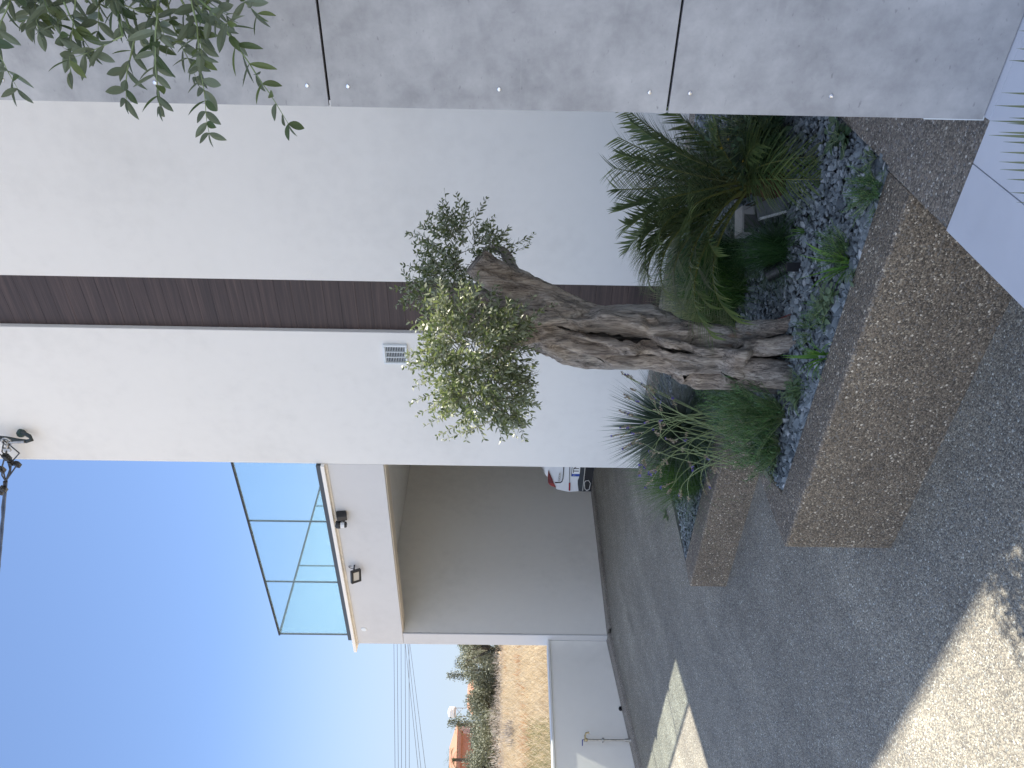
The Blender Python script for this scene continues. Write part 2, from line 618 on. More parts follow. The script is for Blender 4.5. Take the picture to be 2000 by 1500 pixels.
# ------------------------------------------------------------------ the white house
house = thing('house', 'tall white rendered house with a dark wood strip, a glass balcony and an open carport', 'house', (-5.0, 6.0, -0.14))
TOP = 7.65
mb = MB()
prof = [(6.0, -0.4), (6.25, -0.4), (6.25, 2.83), (12.0, 2.83), (12.0, TOP), (6.0, TOP)]
npf = len(prof)
mb.add([(-5.72, y, z) for y, z in prof] + [(-4.022, y, z) for y, z in prof],
       [tuple(range(npf)), tuple(range(2 * npf - 1, npf - 1, -1))] + [(i, npf + i, npf + (i + 1) % npf, (i + 1) % npf) for i in range(npf)])
w1 = mb.build('wall', M['stucco'], house, bevel=0.006)
tag(w1, 'left white wall section beside the carport')
mb = MB()
mb.box(-3.475, 5.0, 6.0, 12.0, -0.4, TOP)
w2 = mb.build('wall', M['stucco'], house, bevel=0.006)
mb = MB()
mb.box(-0.35, 5.0, 6.06, 12.0, TOP + 0.002, 8.9)  # unseen block added on the roof so its shadow covers the landing tiles
mb.build('added_shade_block', M['stucco'], house)
mb = MB()
zz = -0.38
while zz < TOP - 0.02:
    z1 = min(zz + 0.146, TOP - 0.02)
    mb.box(-4.022, -3.475, 6.052, 6.09, zz, z1 - 0.0022)
    zz += 0.146
mb.box(-4.022, -3.475, 6.09, 6.2, -0.4, TOP - 0.02, 1)
mb.build('wood_cladding', [M['wood'], M['blackmatt']], house)
# carport beam, column, ceiling, walls
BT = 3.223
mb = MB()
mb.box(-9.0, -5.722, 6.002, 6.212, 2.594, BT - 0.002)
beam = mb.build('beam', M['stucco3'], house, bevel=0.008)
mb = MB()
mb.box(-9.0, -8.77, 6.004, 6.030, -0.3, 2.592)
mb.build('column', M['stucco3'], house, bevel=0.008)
mb = MB()
mb.box(-9.0, -5.722, 6.214, 12.2, 2.83, BT - 0.004)
mb.build('ceiling', M['stucco2'], house)
mb = MB()
mb.box(-9.0, -8.772, 6.032, 6.212, -0.4, 2.590)
mb.box(-9.0, -8.772, 6.2125, 12.2, -0.4, 2.828)
tag(mb.build('wall', M['stucco2'], house), 'carport side wall in shade')
mb = MB()
mb.box(-8.77, -4.06, 12.0, 12.2, -0.4, 2.828)
mb.box(-4.25, -4.06, 6.252, 11.998, -0.4, 2.828)
mb.build('wall', M['stucco2'], house)
# balcony slab edge (drip ledge) with cream underside
mb = MB()
mb.box(-9.13, -5.722, 5.955, 12.2, BT, BT + 0.04)
mb.build('balcony_slab', M['stucco2'], house, bevel=0.004)
mb = MB()
mb.box(-9.02, -5.722, 5.992, 6.0, BT - 0.028, BT - 0.003)
mb.build('drip_edge', M['cream'], house)
mb = MB()
mb.box(-8.77, -5.722, 6.03, 6.2, 2.584, 2.5925)
tag(mb.build('soffit_strip', M['cream'], house), 'cream underside of the carport beam')
# railing
rail = bpy.data.objects.new('balcony_railing', None)
COL.objects.link(rail)
rail.parent = house
mb = MB()
mb.box(-8.875, -5.722, 5.968, 6.05, BT + 0.042, 3.312)
mb.box(-8.875, -8.76, 6.052, 12.0, BT + 0.042, 3.312)
mb.build('base_profile', M['anthracite'], rail)
mb = MB()
RTOP = 4.225
mb.box(-8.83, -5.722, 5.998, 6.029, RTOP - 0.020, RTOP)
mb.box(-8.83, -8.80, 6.030, 12.0, RTOP - 0.022, RTOP)
mb.build('handrail', m_plain('dark_rail', (0.03, 0.036, 0.042), 0.75), rail)
fx = [-8.80, -7.73, -6.64, -5.724]
for a, b in zip(fx[:-1], fx[1:]):
    mb = MB()
    mb.box(a + 0.011, b - 0.011, 6.008, 6.02, 3.313, RTOP - 0.023)
    mb.build('glass_pane', M['glass'], rail)
sy = [6.03, 7.14, 8.30, 9.5, 10.7, 11.9]
for a, b in zip(sy[:-1], sy[1:]):
    mb = MB()
    mb.box(-8.82, -8.808, a + 0.011, b - 0.011, 3.313, RTOP - 0.023)
    mb.build('glass_pane', M['glass'], rail)
seal = m_plain('glass_joint', (0.08, 0.11, 0.13), 0.5)
for x in fx[1:3]:
    mb = MB()
    mb.box(x - 0.007, x + 0.007, 6.006, 6.022, 3.313, RTOP - 0.023)
    mb.build('glass_joint', seal, rail)
for y in sy[1:-1]:
    mb = MB()
    mb.box(-8.822, -8.806, y - 0.007, y + 0.007, 3.313, RTOP - 0.023)
    mb.build('glass_joint', seal, rail)
mb = MB()
mb.box(-8.822, -8.804, 6.006, 6.024, 3.313, RTOP - 0.023)
mb.build('glass_joint', seal, rail)

# ------------------------------------------------------------------ boundary wall
bw = thing('boundary_wall', 'low white boundary wall with a thin coping between driveway and dry field', 'wall', (-8.96, 3.0, gz(3)))
mb = MB()
mb.box(-9.05, -8.875, -8.0, 6.0, -1.5, 0.655)
mb.build('wall', M['stucco2'], bw, bevel=0.005)
mb = MB()
mb.box(-9.08, -8.853, -8.0, 6.0, 0.657, 0.687)
mb.build('coping', M['stucco'], bw, bevel=0.006)
# drain outlet
pc = onx(115, 1212, -8.875)
dr = thing('drain_outlet', 'small round black drain pipe end low on the white boundary wall', 'drain pipe', (pc.x, pc.y, pc.z))
mb = MB()
mb.lathe(pc + Vector((-0.02, 0, 0)), [(0.024, 0), (0.024, 0.045), (0.019, 0.045), (0.019, 0.01)], 18, Vector((1, 0, 0)))
mb.build('pipe', M['black'], dr)
mb = MB()
mb.lathe(pc + Vector((0.004, 0, 0)), [(0.019, 0), (0.019, 0.003)], 16, Vector((1, 0, 0)))
mb.build('opening', M['blackmatt'], dr)
# standpipe with tap
pb = onx(54, 1240, -8.80)
tp = thing('garden_tap', 'thin galvanised standpipe with brass tap and blue handle against the white boundary wall', 'tap', (pb.x, pb.y, gz(pb.y)))
tx, ty = -8.80, pb.y
z0 = gz(ty)
ztop = onx(54, 1146, -8.80).z
mb = MB()
mb.tube([(tx, ty, z0), (tx, ty, ztop)], 0.011, 10)
mb.build('pipe', M['steel'], tp)
mb = MB()
mb.lathe((tx, ty, z0), [(0.03, 0), (0.03, 0.03), (0.02, 0.05), (0.018, 0.10), (0.013, 0.11)], 14)
mb.build('base_fitting', M['steel'], tp)
zc = onx(54, 1178, -8.80).z
mb = MB()
mb.lathe((tx, ty, zc), [(0.024, -0.012), (0.027, 0), (0.024, 0.012)], 14)
mb.tube([(tx, ty, zc), (tx - 0.06, ty, zc)], 0.006, 6)
mb.build('pipe_clip', M['steel'], tp)
mb = MB()
brass = m_plain('old_brass', (0.42, 0.34, 0.2), 0.35, 0.9)
mb.lathe((tx, ty, ztop - 0.01), [(0.016, 0), (0.02, 0.012), (0.017, 0.035), (0.01, 0.045)], 12)
mb.tube([(tx, ty, ztop + 0.015), (tx + 0.03, ty + 0.03, ztop + 0.02), (tx + 0.05, ty + 0.055, ztop + 0.01), (tx + 0.055, ty + 0.06, ztop - 0.03)], [0.011, 0.011, 0.01, 0.012], 10)
mb.build('tap_body', brass, tp)
mb = MB()
mb.tube([(tx, ty, ztop + 0.03), (tx, ty, ztop + 0.05), (tx + 0.0, ty - 0.07, ztop + 0.056)], [0.006, 0.007, 0.006], 8)
mb.build('handle', m_plain('blue_handle', (0.05, 0.07, 0.3), 0.4), tp)

# ------------------------------------------------------------------ fittings on the facade
vp = ony(810, 773, 6.0)
ve = thing('vent_grille', 'small white square louvred vent grille on the white facade beside the wood strip', 'vent', (vp.x, 6.0, vp.z - 0.11))
x0, x1, za, zb = vp.x - 0.112, vp.x + 0.112, vp.z - 0.115, vp.z + 0.115
mb = MB()
pw = m_plain('white_plastic', (0.72, 0.76, 0.77), 0.45)
for bx in ((x0, x0 + 0.022, za, zb), (x1 - 0.022, x1, za, zb), (x0 + 0.022, x1 - 0.022, zb - 0.022, zb), (x0 + 0.022, x1 - 0.022, za, za + 0.022)):
    mb.box(bx[0], bx[1], 5.968, 5.999, bx[2], bx[3])
mb.build('frame', pw, ve, bevel=0.006)
mb = MB()
mb.box(x0 + 0.022, x1 - 0.022, 5.994, 5.999, za + 0.022, zb - 0.022)
mb.build('backing', M['blackmatt'], ve)
mb = MB()
n = 12
hh = (zb - za - 0.044) / n
for i in range(n):
    zc2 = za + 0.022 + hh * (i + 0.5)
    mb.add([(x0 + 0.022, 5.990, zc2 + hh * 0.2), (x1 - 0.022, 5.990, zc2 + hh * 0.2), (x1 - 0.022, 5.972, zc2 - hh * 0.22), (x0 + 0.022, 5.972, zc2 - hh * 0.22),
            (x0 + 0.022, 5.990, zc2 + hh * 0.38), (x1 - 0.022, 5.990, zc2 + hh * 0.38), (x1 - 0.022, 5.972, zc2 - hh * 0.02), (x0 + 0.022, 5.972, zc2 - hh * 0.02)],
           [(0, 1, 2, 3), (4, 7, 6, 5), (3, 2, 6, 7), (0, 4, 5, 1)])
for k in (1, 2):
    xm = x0 + 0.022 + (x1 - x0 - 0.044) * k / 3
    mb.box(xm - 0.003, xm + 0.003, 5.971, 5.992, za + 0.022, zb - 0.022)
mb.build('louvre', pw, ve)

# security light with sensor
sp = ony(493, 668, 6.002)
sl = thing('security_light', 'black boxy wall light with a white lens band under the balcony edge', 'wall light', (sp.x, 6.0, sp.z))
mb = MB()
mb.obox((sp.x + 0.05, 5.952, sp.z - 0.01), Vector((0.036, 0, 0)), Vector((0, 0.046, 0.012)), Vector((0, -0.01, 0.055)))
mb.build('housing', M['black'], sl, bevel=0.008)
mb = MB()
mb.lathe((sp.x - 0.055, 5.915, sp.z + 0.005), [(0.04, 0), (0.045, 0.012), (0.045, 0.05), (0.03, 0.06)], 16)
mb.lathe((sp.x - 0.055, 5.915, sp.z - 0.062), [(0.026, 0), (0.034, 0.008), (0.036, 0.022)], 16)
mb.build('sensor_housing', M['black'], sl)
mb = MB()
mb.lathe((sp.x - 0.055, 5.915, sp.z - 0.04), [(0.034, 0), (0.036, 0.02), (0.036, 0.045)], 16)
mb.build('lens', m_plain('milky_lens', (0.75, 0.76, 0.77), 0.3), sl)
mb = MB()
mb.box(sp.x - 0.07, sp.x + 0.05, 5.955, 6.001, sp.z - 0.03, sp.z + 0.03)
mb.build('mount', M['black'], sl)

# floodlight
fp = ony(394, 696, 6.002)
fl = thing('floodlight', 'small black framed floodlight with a pale glass face and loose curled wire', 'floodlight', (fp.x, 6.0, fp.z))
fd = Vector((0.30, -0.74, -0.60)).normalized()
fs = fd.cross(UPV).normalized()
fu = fs.cross(fd)
fc = Vector((fp.x - 0.03, 5.88, fp.z - 0.01))
mb = MB()
for sgn in (-1, 1):
    mb.obox(fc + fs * 0.068 * sgn, fs * 0.012, fu * 0.062, fd * 0.018)
    mb.obox(fc + fu * 0.05 * sgn, fs * 0.0555, fu * 0.012, fd * 0.0175)
mb.obox(fc - fd * 0.012, fs * 0.0555, fu * 0.037, fd * 0.005)
mb.build('frame', M['black'], fl)
mb = MB()
mb.obox(fc + fd * 0.008, fs * 0.055, fu * 0.0375, fd * 0.003)
mb.build('glass_face', m_plain('frosted_glass', (0.62, 0.58, 0.52), 0.25), fl)
mb = MB()
mb.tube([fc + fs * 0.075 - fd * 0.015, fc + fs * 0.06 - fd * 0.06, Vector((fp.x + 0.03, 5.995, fp.z + 0.02))], 0.008, 8)
mb.tube([fc - fs * 0.075 - fd * 0.015, fc - fs * 0.03 - fd * 0.06, Vector((fp.x + 0.02, 5.995, fp.z + 0.02))], 0.008, 8)
mb.build('bracket', M['black'], fl)
mb = MB()
q = Vector((fp.x, 5.96, fp.z + 0.05))
mb.tube([q + Vector((0.02 + 0.03 * math.cos(a * 0.55), 0.02 * math.sin(a * 0.4), 0.035 * math.sin(a * 0.55))) for a in range(9)], 0.004, 6)
mb.build('wire', M['black'], fl)
# round blank cover
rp = ony(271, 711, 6.002)
mb = MB()
mb.lathe((rp.x, 6.003, rp.z), [(0.036, 0), (0.036, 0.006), (0.030, 0.010)], 24, Vector((0, -1, 0)))
o = mb.build('junction_cover', pw, loc=(rp.x, 6.0, rp.z))
tag(o, 'small round white junction cover at the far end of the carport beam', 'cover')

# incoming service cable at the top of the facade
sc0 = ony(640, 40, 5.9)
sv = thing('service_cable', 'black overhead service cable with clamps and insulators anchored to the white facade top', 'cable', (sc0.x, 5.9, sc0.z))


def Y(u, v, y=5.9):
    return ony(u, v, y)


mb = MB()
mb.tube([Y(656, 43, 6.01), Y(655, 45, 5.95), Y(648, 58, 5.9), Y(641, 62, 5.88), Y(638, 52, 5.88), Y(640, 35, 5.88), Y(644, 14, 5.88), Y(646, -8, 5.88), Y(646, -30, 5.9), Y(650, -45, 6.0)], 0.020, 10)
mb.build('conduit', m_plain('black_conduit', (0.02, 0.032, 0.034), 0.5), sv, smooth=True)
mb = MB()
mb.lathe(Y(656, 43, 6.0), [(0.045, 0), (0.042, 0.035), (0.03, 0.05)], 14, Vector((0, -1, 0)))
mb.build('wall_gland', m_plain('green_gland', (0.02, 0.05, 0.045), 0.5), sv)
mb = MB()
mb.tube([Y(637, 48, 5.86), Y(636, 18, 5.86)], 0.013, 8)
mb.tube([Y(636, 12, 6.0), Y(637, 14, 5.86), Y(630, 15, 5.84)], 0.012, 8)
c = Y(637, 13, 5.86)
mb.tube([c + Vector((0.05 * math.cos(a * PI / 6), 0, 0.05 * math.sin(a * PI / 6))) for a in range(13)], 0.009, 6)
mb.tube([Y(632, 14, 5.85), Y(618, 13, 5.85)], 0.012, 8)
mb.obox(Y(622, 14, 5.85), Vector((0.02, 0, 0)), Vector((0, 0.012, 0)), Vector((0, 0, 0.035)))
mb.build('anchor_clamp', M['steel'], sv)
for (u, v, s2) in ((607, 13, 0.75), (597, 22, 0.5), (593, 34, 0.55), (583, 4, 0.55), (545, 7, 0.6), (539, 1, 0.5)):
    mb = MB()
    cc = Y(u, v, 5.84)
    mb.obox(cc, Vector((0.045 * s2, 0, 0.01)), Vector((0, 0.03, 0)), Vector((0.006, 0, 0.032 * s2)))
    mb.lathe(cc + Vector((0, 0, -0.05 * s2)), [(0.012, 0), (0.018, 0.02), (0.012, 0.04)], 8)
    mb.build('connector', M['black'], sv, bevel=0.005)
mb = MB()
A = Y(560, 11, 5.82)
for (u, v, k) in ((607, 13, 0), (597, 22, 1), (593, 34, 2), (583, 4, 3), (620, 13, 4)):
    s0 = Y(u, v, 5.84)
    mb.tube([s0, s0.lerp(A, 0.5) + Vector((0, 0, 0.02 * (k - 2))), A], 0.008, 6)
for (u, v, u2, v2, b) in ((640, 8, 607, 13, 0.05), (638, 20, 593, 34, 0.10), (645, 2, 597, 22, -0.12), (640, 0, 607, 10, 0.10)):
    p, q = Y(u, v, 5.86), Y(u2, v2, 5.84)
    mid = p.lerp(q, 0.5) + Vector((-0.04, 0, b))
    mb.tube([p, p.lerp(mid, 0.6), mid, mid.lerp(q, 0.6), q], 0.007, 6)
far = W(60, -90, 34)
for k in range(3):
    pts = []
    for i in range(40):
        t = i / 39
        p = A.lerp(far, t)
        p.z -= 0.9 * math.sin(PI * t) * 0.5
        a = i * 2.1 + k * 2 * PI / 3
        pts.append(p + Vector((0, 0.013 * math.cos(a), 0.013 * math.sin(a))))
    mb.tube(pts, 0.013, 6)
mb.build('cable', M['black'], sv)

# overhead lines far behind
grp = 'overhead lines crossing the sky'
posn = ['topmost', 'second from the top', 'third from the top', 'fourth from the top', 'fifth from the top']
for i, (va, vb) in enumerate(((769.4, 771.6), (775.8, 778), (783.3, 784.2), (791.2, 792.4), (798.8, 799.4))):
    a, b = W(238, va, 48), W(0, vb, 42)
    d = b - a
    mb = MB()
    mb.tube([a - d * 2.2 + Vector((0, 0, .3)), a, b, b + d * 1.5 + Vector((0, 0, .3))], 0.014, 5)
    o = mb.build('overhead_line', M['line'], loc=a)
    tag(o, 'thin overhead line, %s of the five level ones' % posn[i], 'power line', grp)
for i, (va, vb) in enumerate(((792, 816.5), (796.5, 822), (801, 831))):
    a, b = W(238, va, 60), W(0, vb, 44)
    d = b - a
    mb = MB()
    mb.tube([a - d * 1.2, a, b, b + d * 1.2], 0.014, 5)
    o = mb.build('overhead_line', M['line'], loc=a)
    tag(o, 'thin overhead line sagging to the left, %s of the three slanted ones' % ('highest', 'middle', 'lowest')[i], 'power line', grp)

# ------------------------------------------------------------------ grey entrance wall
ew = thing('entrance_wall', 'tall grey cement board wall with dark open joints and small screws at the right', 'wall', (0.5, 2.14, 0))
XL = -0.69
mb = MB()
mb.box(XL + 0.012, 3.4, 2.157, 2.46, 0.004, TOP)
mb.build('backing', M['blackmatt'], ew)
joints = [0.0055, 0.888, 1.817, 2.746, 3.675, 4.604, 5.533, 6.462, TOP]
mats_p = M['panel']
for i in range(len(joints) - 1):
    for (xa, xb) in ((XL, 1.55), (1.556, 3.4)):
        mb = MB()
        mb.box(xa, xb, 2.14, 2.153, joints[i] + 0.0035, joints[i + 1] - 0.0035)
        mb.build('panel', M['panel'], ew)
for i in range(len(joints) - 1):
    a, b = joints[i], joints[i + 1]
    for z in (a + 0.055, (a + b) / 2, b - 0.055):
        if z < 0.1:
            continue
        for x in (XL + 0.055, XL + 0.95):
            mb = MB()
            mb.lathe((x, 2.1395, z), [(0.006, 0), (0.006, 0.0015), (0.0045, 0.003), (0.0016, 0.0034)], 12, Vector((0, -1, 0)))
            mb.build('screw', M['chrome'], ew, smooth=False)
mb = MB()
mb.box(XL - 0.004, XL + 0.010, 2.143, 2.46, 0.003, 0.17)
mb.build('edge_trim', pw, ew)

# ------------------------------------------------------------------ landing, tiles
mb = MB()
mb.box(-1.012, 3.4, 2.113, 2.58, -1.2, -0.001)
mb.box(-1.0, 3.4, 2.581, 5.95, -1.2, -0.003)
tag(mb.build('landing', M['agg_rim']), kind='structure')
mb = MB()
mb.box(-1.008, 3.4, -1.2, 2.11, -1.2, -0.015)
tag(mb.build('landing_base', M['tile']), kind='structure')
mb = MB()
xs_t = [-1.014, -0.805, 0.365, 1.565, 2.765]
ys_t = [-1.2, -0.30, 0.91, 2.111]
for i in range(len(xs_t) - 1):
    for j in range(len(ys_t) - 1):
        mb.box(xs_t[i] + 0.0015, xs_t[i + 1] - 0.0015, ys_t[j] + 0.0015, ys_t[j + 1] - 0.0015, -0.014, 0.007)
mb.box(XL + 0.006, 3.4, 2.1112, 2.156, -0.014, 0.0062)
tag(mb.build('tile_paving', M['tile'], bevel=0.002), kind='structure')

# ------------------------------------------------------------------ planters
ZR1 = 0.0
ZR2 = -0.10


def m_rough(mb, x0, x1, y0, y1, z0, z1, step=0.05, amp=0.004, mi=0):
    pass


def wallbox(name, poly, z0, z1, mat, parent, bev=0.012):
    b = MB()
    b.prism(poly, z0, z1)
    return b.build(name, mat, parent, bevel=bev)


fpn = thing('front_planter', 'large raised brown pebble aggregate planter in front holding the olive tree', 'planter', (-1.9, 2.39, gz(2.4)))
wallbox('front_wall', [(-2.775, 2.388), (-1.014, 2.388), (-1.014, 2.58), (-2.604, 2.58), (-2.668, 2.78), (-2.775, 2.78)], -1.0, ZR1, M['agg_wall'], fpn)
wallbox('side_wall', [(-2.775, 2.782), (-2.669, 2.782), (-2.738, 3.0), (-2.738, 5.70), (-2.775, 5.70)], -1.0, ZR1 - 0.002, M['agg_wall'], fpn)
bpn = thing('rear_planter', 'lower brown pebble aggregate planter behind, next to the driveway, with lavender', 'planter', (-3.8, 3.68, gz(3.7)))
wallbox('front_wall', [(-4.71, 3.66), (-2.777, 3.66), (-2.777, 3.88), (-4.68, 3.88)], -0.9, ZR2, M['agg_wall'], bpn)
mb = MB()
mb.box(-4.712, -4.700, 3.882, 5.74, -0.5, ZR2 - 0.010)
mb.build('metal_edging', M['steel'], bpn)
mb = MB()
mb.box(-4.75, -1.002, 5.702, 5.86, -0.6, -0.05)
o = mb.build('back_kerb', M['agg_rim'], loc=(-2.9, 5.78, -0.14), bevel=0.01)
tag(o, 'long low grey aggregate kerb running along the white facade behind the plants', 'kerb')


def bedz(x, y):
    if x < -2.76:
        return -0.125 + 0.012 * noise.noise(Vector((x * 2, y * 2, 0)))
    return -0.016 - 0.014 * (y - 2.6) + 0.02 * noise.noise(Vector((x * 2, y * 2, 3)))


def bed(u, v, z=None):
    p = onz(u, v, -0.05 if z is None else z)
    for _ in range(3):
        p = onz(u, v, bedz(p.x, p.y))
    return p


mb = MB()
nn = 14
for (xa, xb, ya, yb) in ((-2.77, -1.0, 2.5, 5.7), (-4.699, -2.777, 3.8, 5.7)):
    V = [(xa + (xb - xa) * i / nn, ya + (yb - ya) * j / nn, bedz(xa + (xb - xa) * i / nn, ya + (yb - ya) * j / nn) - 0.03) for i in range(nn + 1) for j in range(nn + 1)]
    mb.add(V, [(i * (nn + 1) + j, (i + 1) * (nn + 1) + j, (i + 1) * (nn + 1) + j + 1, i * (nn + 1) + j + 1) for i in range(nn) for j in range(nn)])
tag(mb.build('soil', M['soil']), kind='structure')

# slate gravel
bm = bmesh.new()
bmesh.ops.create_icosphere(bm, subdivisions=1, radius=1)
ICO_V = [v.co.copy() for v in bm.verts]
ICO_F = [tuple(v.index for v in f.verts) for f in bm.faces]
bm.free()
chips = []
for k in range(10):
    chips.append([Vector((p.x * rnd.uniform(0.8, 1.15), p.y * rnd.uniform(0.8, 1.15), max(-0.75, min(0.75, p.z * rnd.uniform(0.8, 1.3))))) for p in ICO_V])


def in_bed1(x, y):
    if not (2.578 < y < 5.7 and x < -1.0):
        return False
    xl = -2.604 - (y - 2.58) * 0.33 if y < 3.0 else -2.735
    return x > xl


def gravel(name, n, test, x0, x1, y0, y1, smin, smax, label):
    b = MB()
    c = 0
    while c < n:
        x, y = rnd.uniform(x0, x1), y0 + (y1 - y0) * rnd.random() ** 1.35
        if not test(x, y):
            continue
        c += 1
        s = rnd.uniform(smin, smax) * (1.0 if rnd.random() < 0.9 else 1.35)
        if y < 2.68:
            s *= 1.35
        sx, sy_, sz = s * rnd.uniform(0.8, 1.3), s * rnd.uniform(0.6, 1.0), s * rnd.uniform(0.28, 0.5)
        mt = Matrix.Translation((x, y, bedz(x, y) + rnd.uniform(-0.020, 0.004))) @ Matrix.Rotation(rnd.uniform(0, 6.28), 4, 'Z') @ Matrix.Rotation(rnd.gauss(0, 0.45), 4, 'X') @ Matrix.Rotation(rnd.gauss(0, 0.4), 4, 'Y')
        b.add([mt @ Vector((p.x * sx, p.y * sy_, p.z * sz)) for p in rnd.choice(chips)], ICO_F)
    if x1 > -2:
        for _ in range(420):
            t = rnd.random()
            y = 2.59 + t * 0.6
            x = max(-2.735, -2.604 - (y - 2.58) * 0.33) + rnd.uniform(0.0, 0.05)
            s = rnd.uniform(smin, smax)
            mt = Matrix.Translation((x, y, bedz(x, y) + rnd.uniform(-0.02, 0.008))) @ Matrix.Rotation(rnd.uniform(0, 6.28), 4, 'Z') @ Matrix.Rotation(rnd.gauss(0, 0.45), 4, 'X')
            b.add([mt @ Vector((p.x * s, p.y * s * 0.8, p.z * s * 0.4)) for p in rnd.choice(chips)], ICO_F)
    o = b.build(name, M['slate'])
    tag(o, label, 'gravel', kind='stuff')


gravel('slate_gravel', 15500, in_bed1, -2.78, -1.0, 2.585, 5.7, 0.0115, 0.021, 'blue grey slate chips covering the front planter')
gravel('slate_gravel', 9000, lambda x, y: True, -4.697, -2.785, 3.885, 5.68, 0.0115, 0.02, 'blue grey slate chips in the rear planter')


# ------------------------------------------------------------------ the gnarled olive tree
def lerp(a, b, t):
    return a + (b - a) * t


def interp(tab, v):
    for a, b in zip(tab[:-1], tab[1:]):
        if a[0] <= v <= b[0]:
            t = (v - a[0]) / (b[0] - a[0])
            t = t * t * (3 - 2 * t) * 0.5 + t * 0.5
            return [lerp(x, y, t) for x, y in zip(a[1:], b[1:])]
    return list(tab[0][1:]) if v < tab[0][0] else list(tab[-1][1:])


DT = 3.80
# v, left edge u, right edge u of the trunk
TR = [(940, 868, 886), (965, 858, 905), (1000, 843, 925), (1035, 829, 940), (1072, 805, 938), (1104, 790, 921), (1150, 777, 905), (1200, 774, 903),
      (1270, 779, 905), (1300, 772, 891), (1340, 751, 872), (1365, 741, 867), (1400, 742, 863), (1450, 741, 857), (1500, 740, 858), (1530, 738, 866), (1575, 728, 880)]
# furrows: v0, v1, u at v0, u at v1, depth (m), half width (px)
FUR = [(1130, 1285, 858, 824, 0.085, 13), (1060, 1140, 862, 842, 0.03, 10), (1330, 1440, 838, 823, 0.075, 11), (1455, 1560, 800, 800, 0.10, 13),
       (1075, 1180, 815, 783, 0.030, 7), (1230, 1345, 822, 806, 0.035, 8), (1180, 1330, 800, 790, 0.018, 6), (1335, 1420, 760, 752, 0.055, 10),
       (1100, 1330, 885, 868, 0.022, 8), (1300, 1480, 786, 778, 0.022, 7), (1480, 1565, 836, 846, 0.06, 9), (1400, 1560, 764, 756, 0.030, 8), (1060, 1230, 838, 812, 0.02, 6)]
RID = [(1140, 1330, 842, 812, 0.035, 14), (1150, 1260, 880, 865, 0.03, 14), (1380, 1560, 820, 822, 0.03, 12), (1395, 1450, 790, 785, 0.05, 22), (1300, 1420, 848, 845, 0.02, 14)]


def furrow(tab, u, v):
    d = 0.0
    for v0, v1, u0, u1, dep, hw in tab:
        if v0 - 12 < v < v1 + 12:
            t = (v - v0) / (v1 - v0)
            uc = lerp(u0, u1, t) + 5 * math.sin(v * 0.045 + u0)
            w = hw * (0.45 + 0.9 * math.sin(PI * min(1, max(0, t))) ** 0.6)
            e = ((u - uc) / w) ** 2
            if e < 5:
                fade = max(0.0, min(1, (v - v0 + 12) / 30)) * max(0.0, min(1, (v1 + 12 - v) / 30))
                d += min(0.118, dep * 1.45) * math.exp(-e * (0.4 + 0.6 * e)) * fade
    return d


tb = bed(805, 1540)
tree = thing('olive_tree', 'old gnarled olive tree with split furrowed trunk and small pruned crown in the front planter', 'tree', (tb.x, tb.y, tb.z))


def skin(mb, rows, nth, disp, mi=0, cap=True):
    base = len(mb.v)
    for i, (c, ax, bx, ra, rb) in enumerate(rows):
        for k in range(nth):
            th = 2 * PI * k / nth
            dirv = ax * math.cos(th) + bx * math.sin(th)
            r = Vector((ra * math.cos(th), rb * math.sin(th))).length
            p = c + ax * (ra * math.cos(th)) + bx * (rb * math.sin(th))
            p = p + dirv * disp(i, th, p, r)
            mb.v.append(tuple(p))
    for i in range(len(rows) - 1):
        for k in range(nth):
            a = base + i * nth + k
            b = base + i * nth + (k + 1) % nth
            mb.f.append([a, b, b + nth, a + nth])
            mb.m.append(mi)
    if cap:
        e = base + (len(rows) - 1) * nth
        mb.f.append([e + k for k in range(nth)])
        mb.m.append(mi)


def barknoise(p, s=1.0):
    q = Vector((p.x * 30, p.y * 30, p.z * 5))
    a = noise.fractal(q, 0.9, 2.0, 4)
    q2 = Vector((p.x * 75, p.y * 75, p.z * 9 + 5))
    b = abs(noise.noise(q2))
    q3 = Vector((p.x * 9, p.y * 9, p.z * 4))
    return (0.008 * a - 0.008 * b + 0.014 * noise.noise(q3)) * s


mb = MB()
rows = []
NR = 300
vs = [1578 - (1578 - 942) * i / (NR - 1) for i in range(NR)]
for v in vs:
    ul, ur = interp(TR, v)
    c = W((ul + ur) / 2, v, DT)
    hw = (ur - ul) / 2 * DT / F
    rows.append((c, RH.copy(), -FH, hw * 0.97, hw * 0.86))


def tdisp(i, th, p, r):
    v = vs[i]
    ul, ur = interp(TR, v)
    u = (ul + ur) / 2 + (ur - ul) / 2 * math.cos(th)
    front = math.sin(th)
    d = barknoise(p)
    mz = 0.35 * noise.noise(Vector((math.cos(th) * 1.3, math.sin(th) * 1.3, v * 0.006)))
    for ns, ph, tw, dep, wd in ((4.0, 0.3, 0.0035, 0.028, 0.17), (7.0, 1.1, -0.002, 0.016, 0.22)):
        x = abs(math.sin((th + mz + ph + tw * (v - 1300)) * ns / 2))
        am = max(0.0, 0.5 + 1.1 * noise.noise(Vector((math.cos(th) * 2 + ns, math.sin(th) * 2, v * 0.009))))
        d -= dep * am * math.exp(-(x / wd) ** 2)
        d += dep * 0.22 * x
    if front > -0.2:
        s = min(1, (front + 0.2) * 2.5)
        d -= furrow(FUR, u, v) * s
        d += furrow(RID, u, v) * s
    else:
        d += 0.02 * math.sin(th * 5 + v * 0.01)
    flare = max(0, (v - 1470) / 100)
    d += flare * 0.02 * math.sin(th * 6 + 1)
    return d


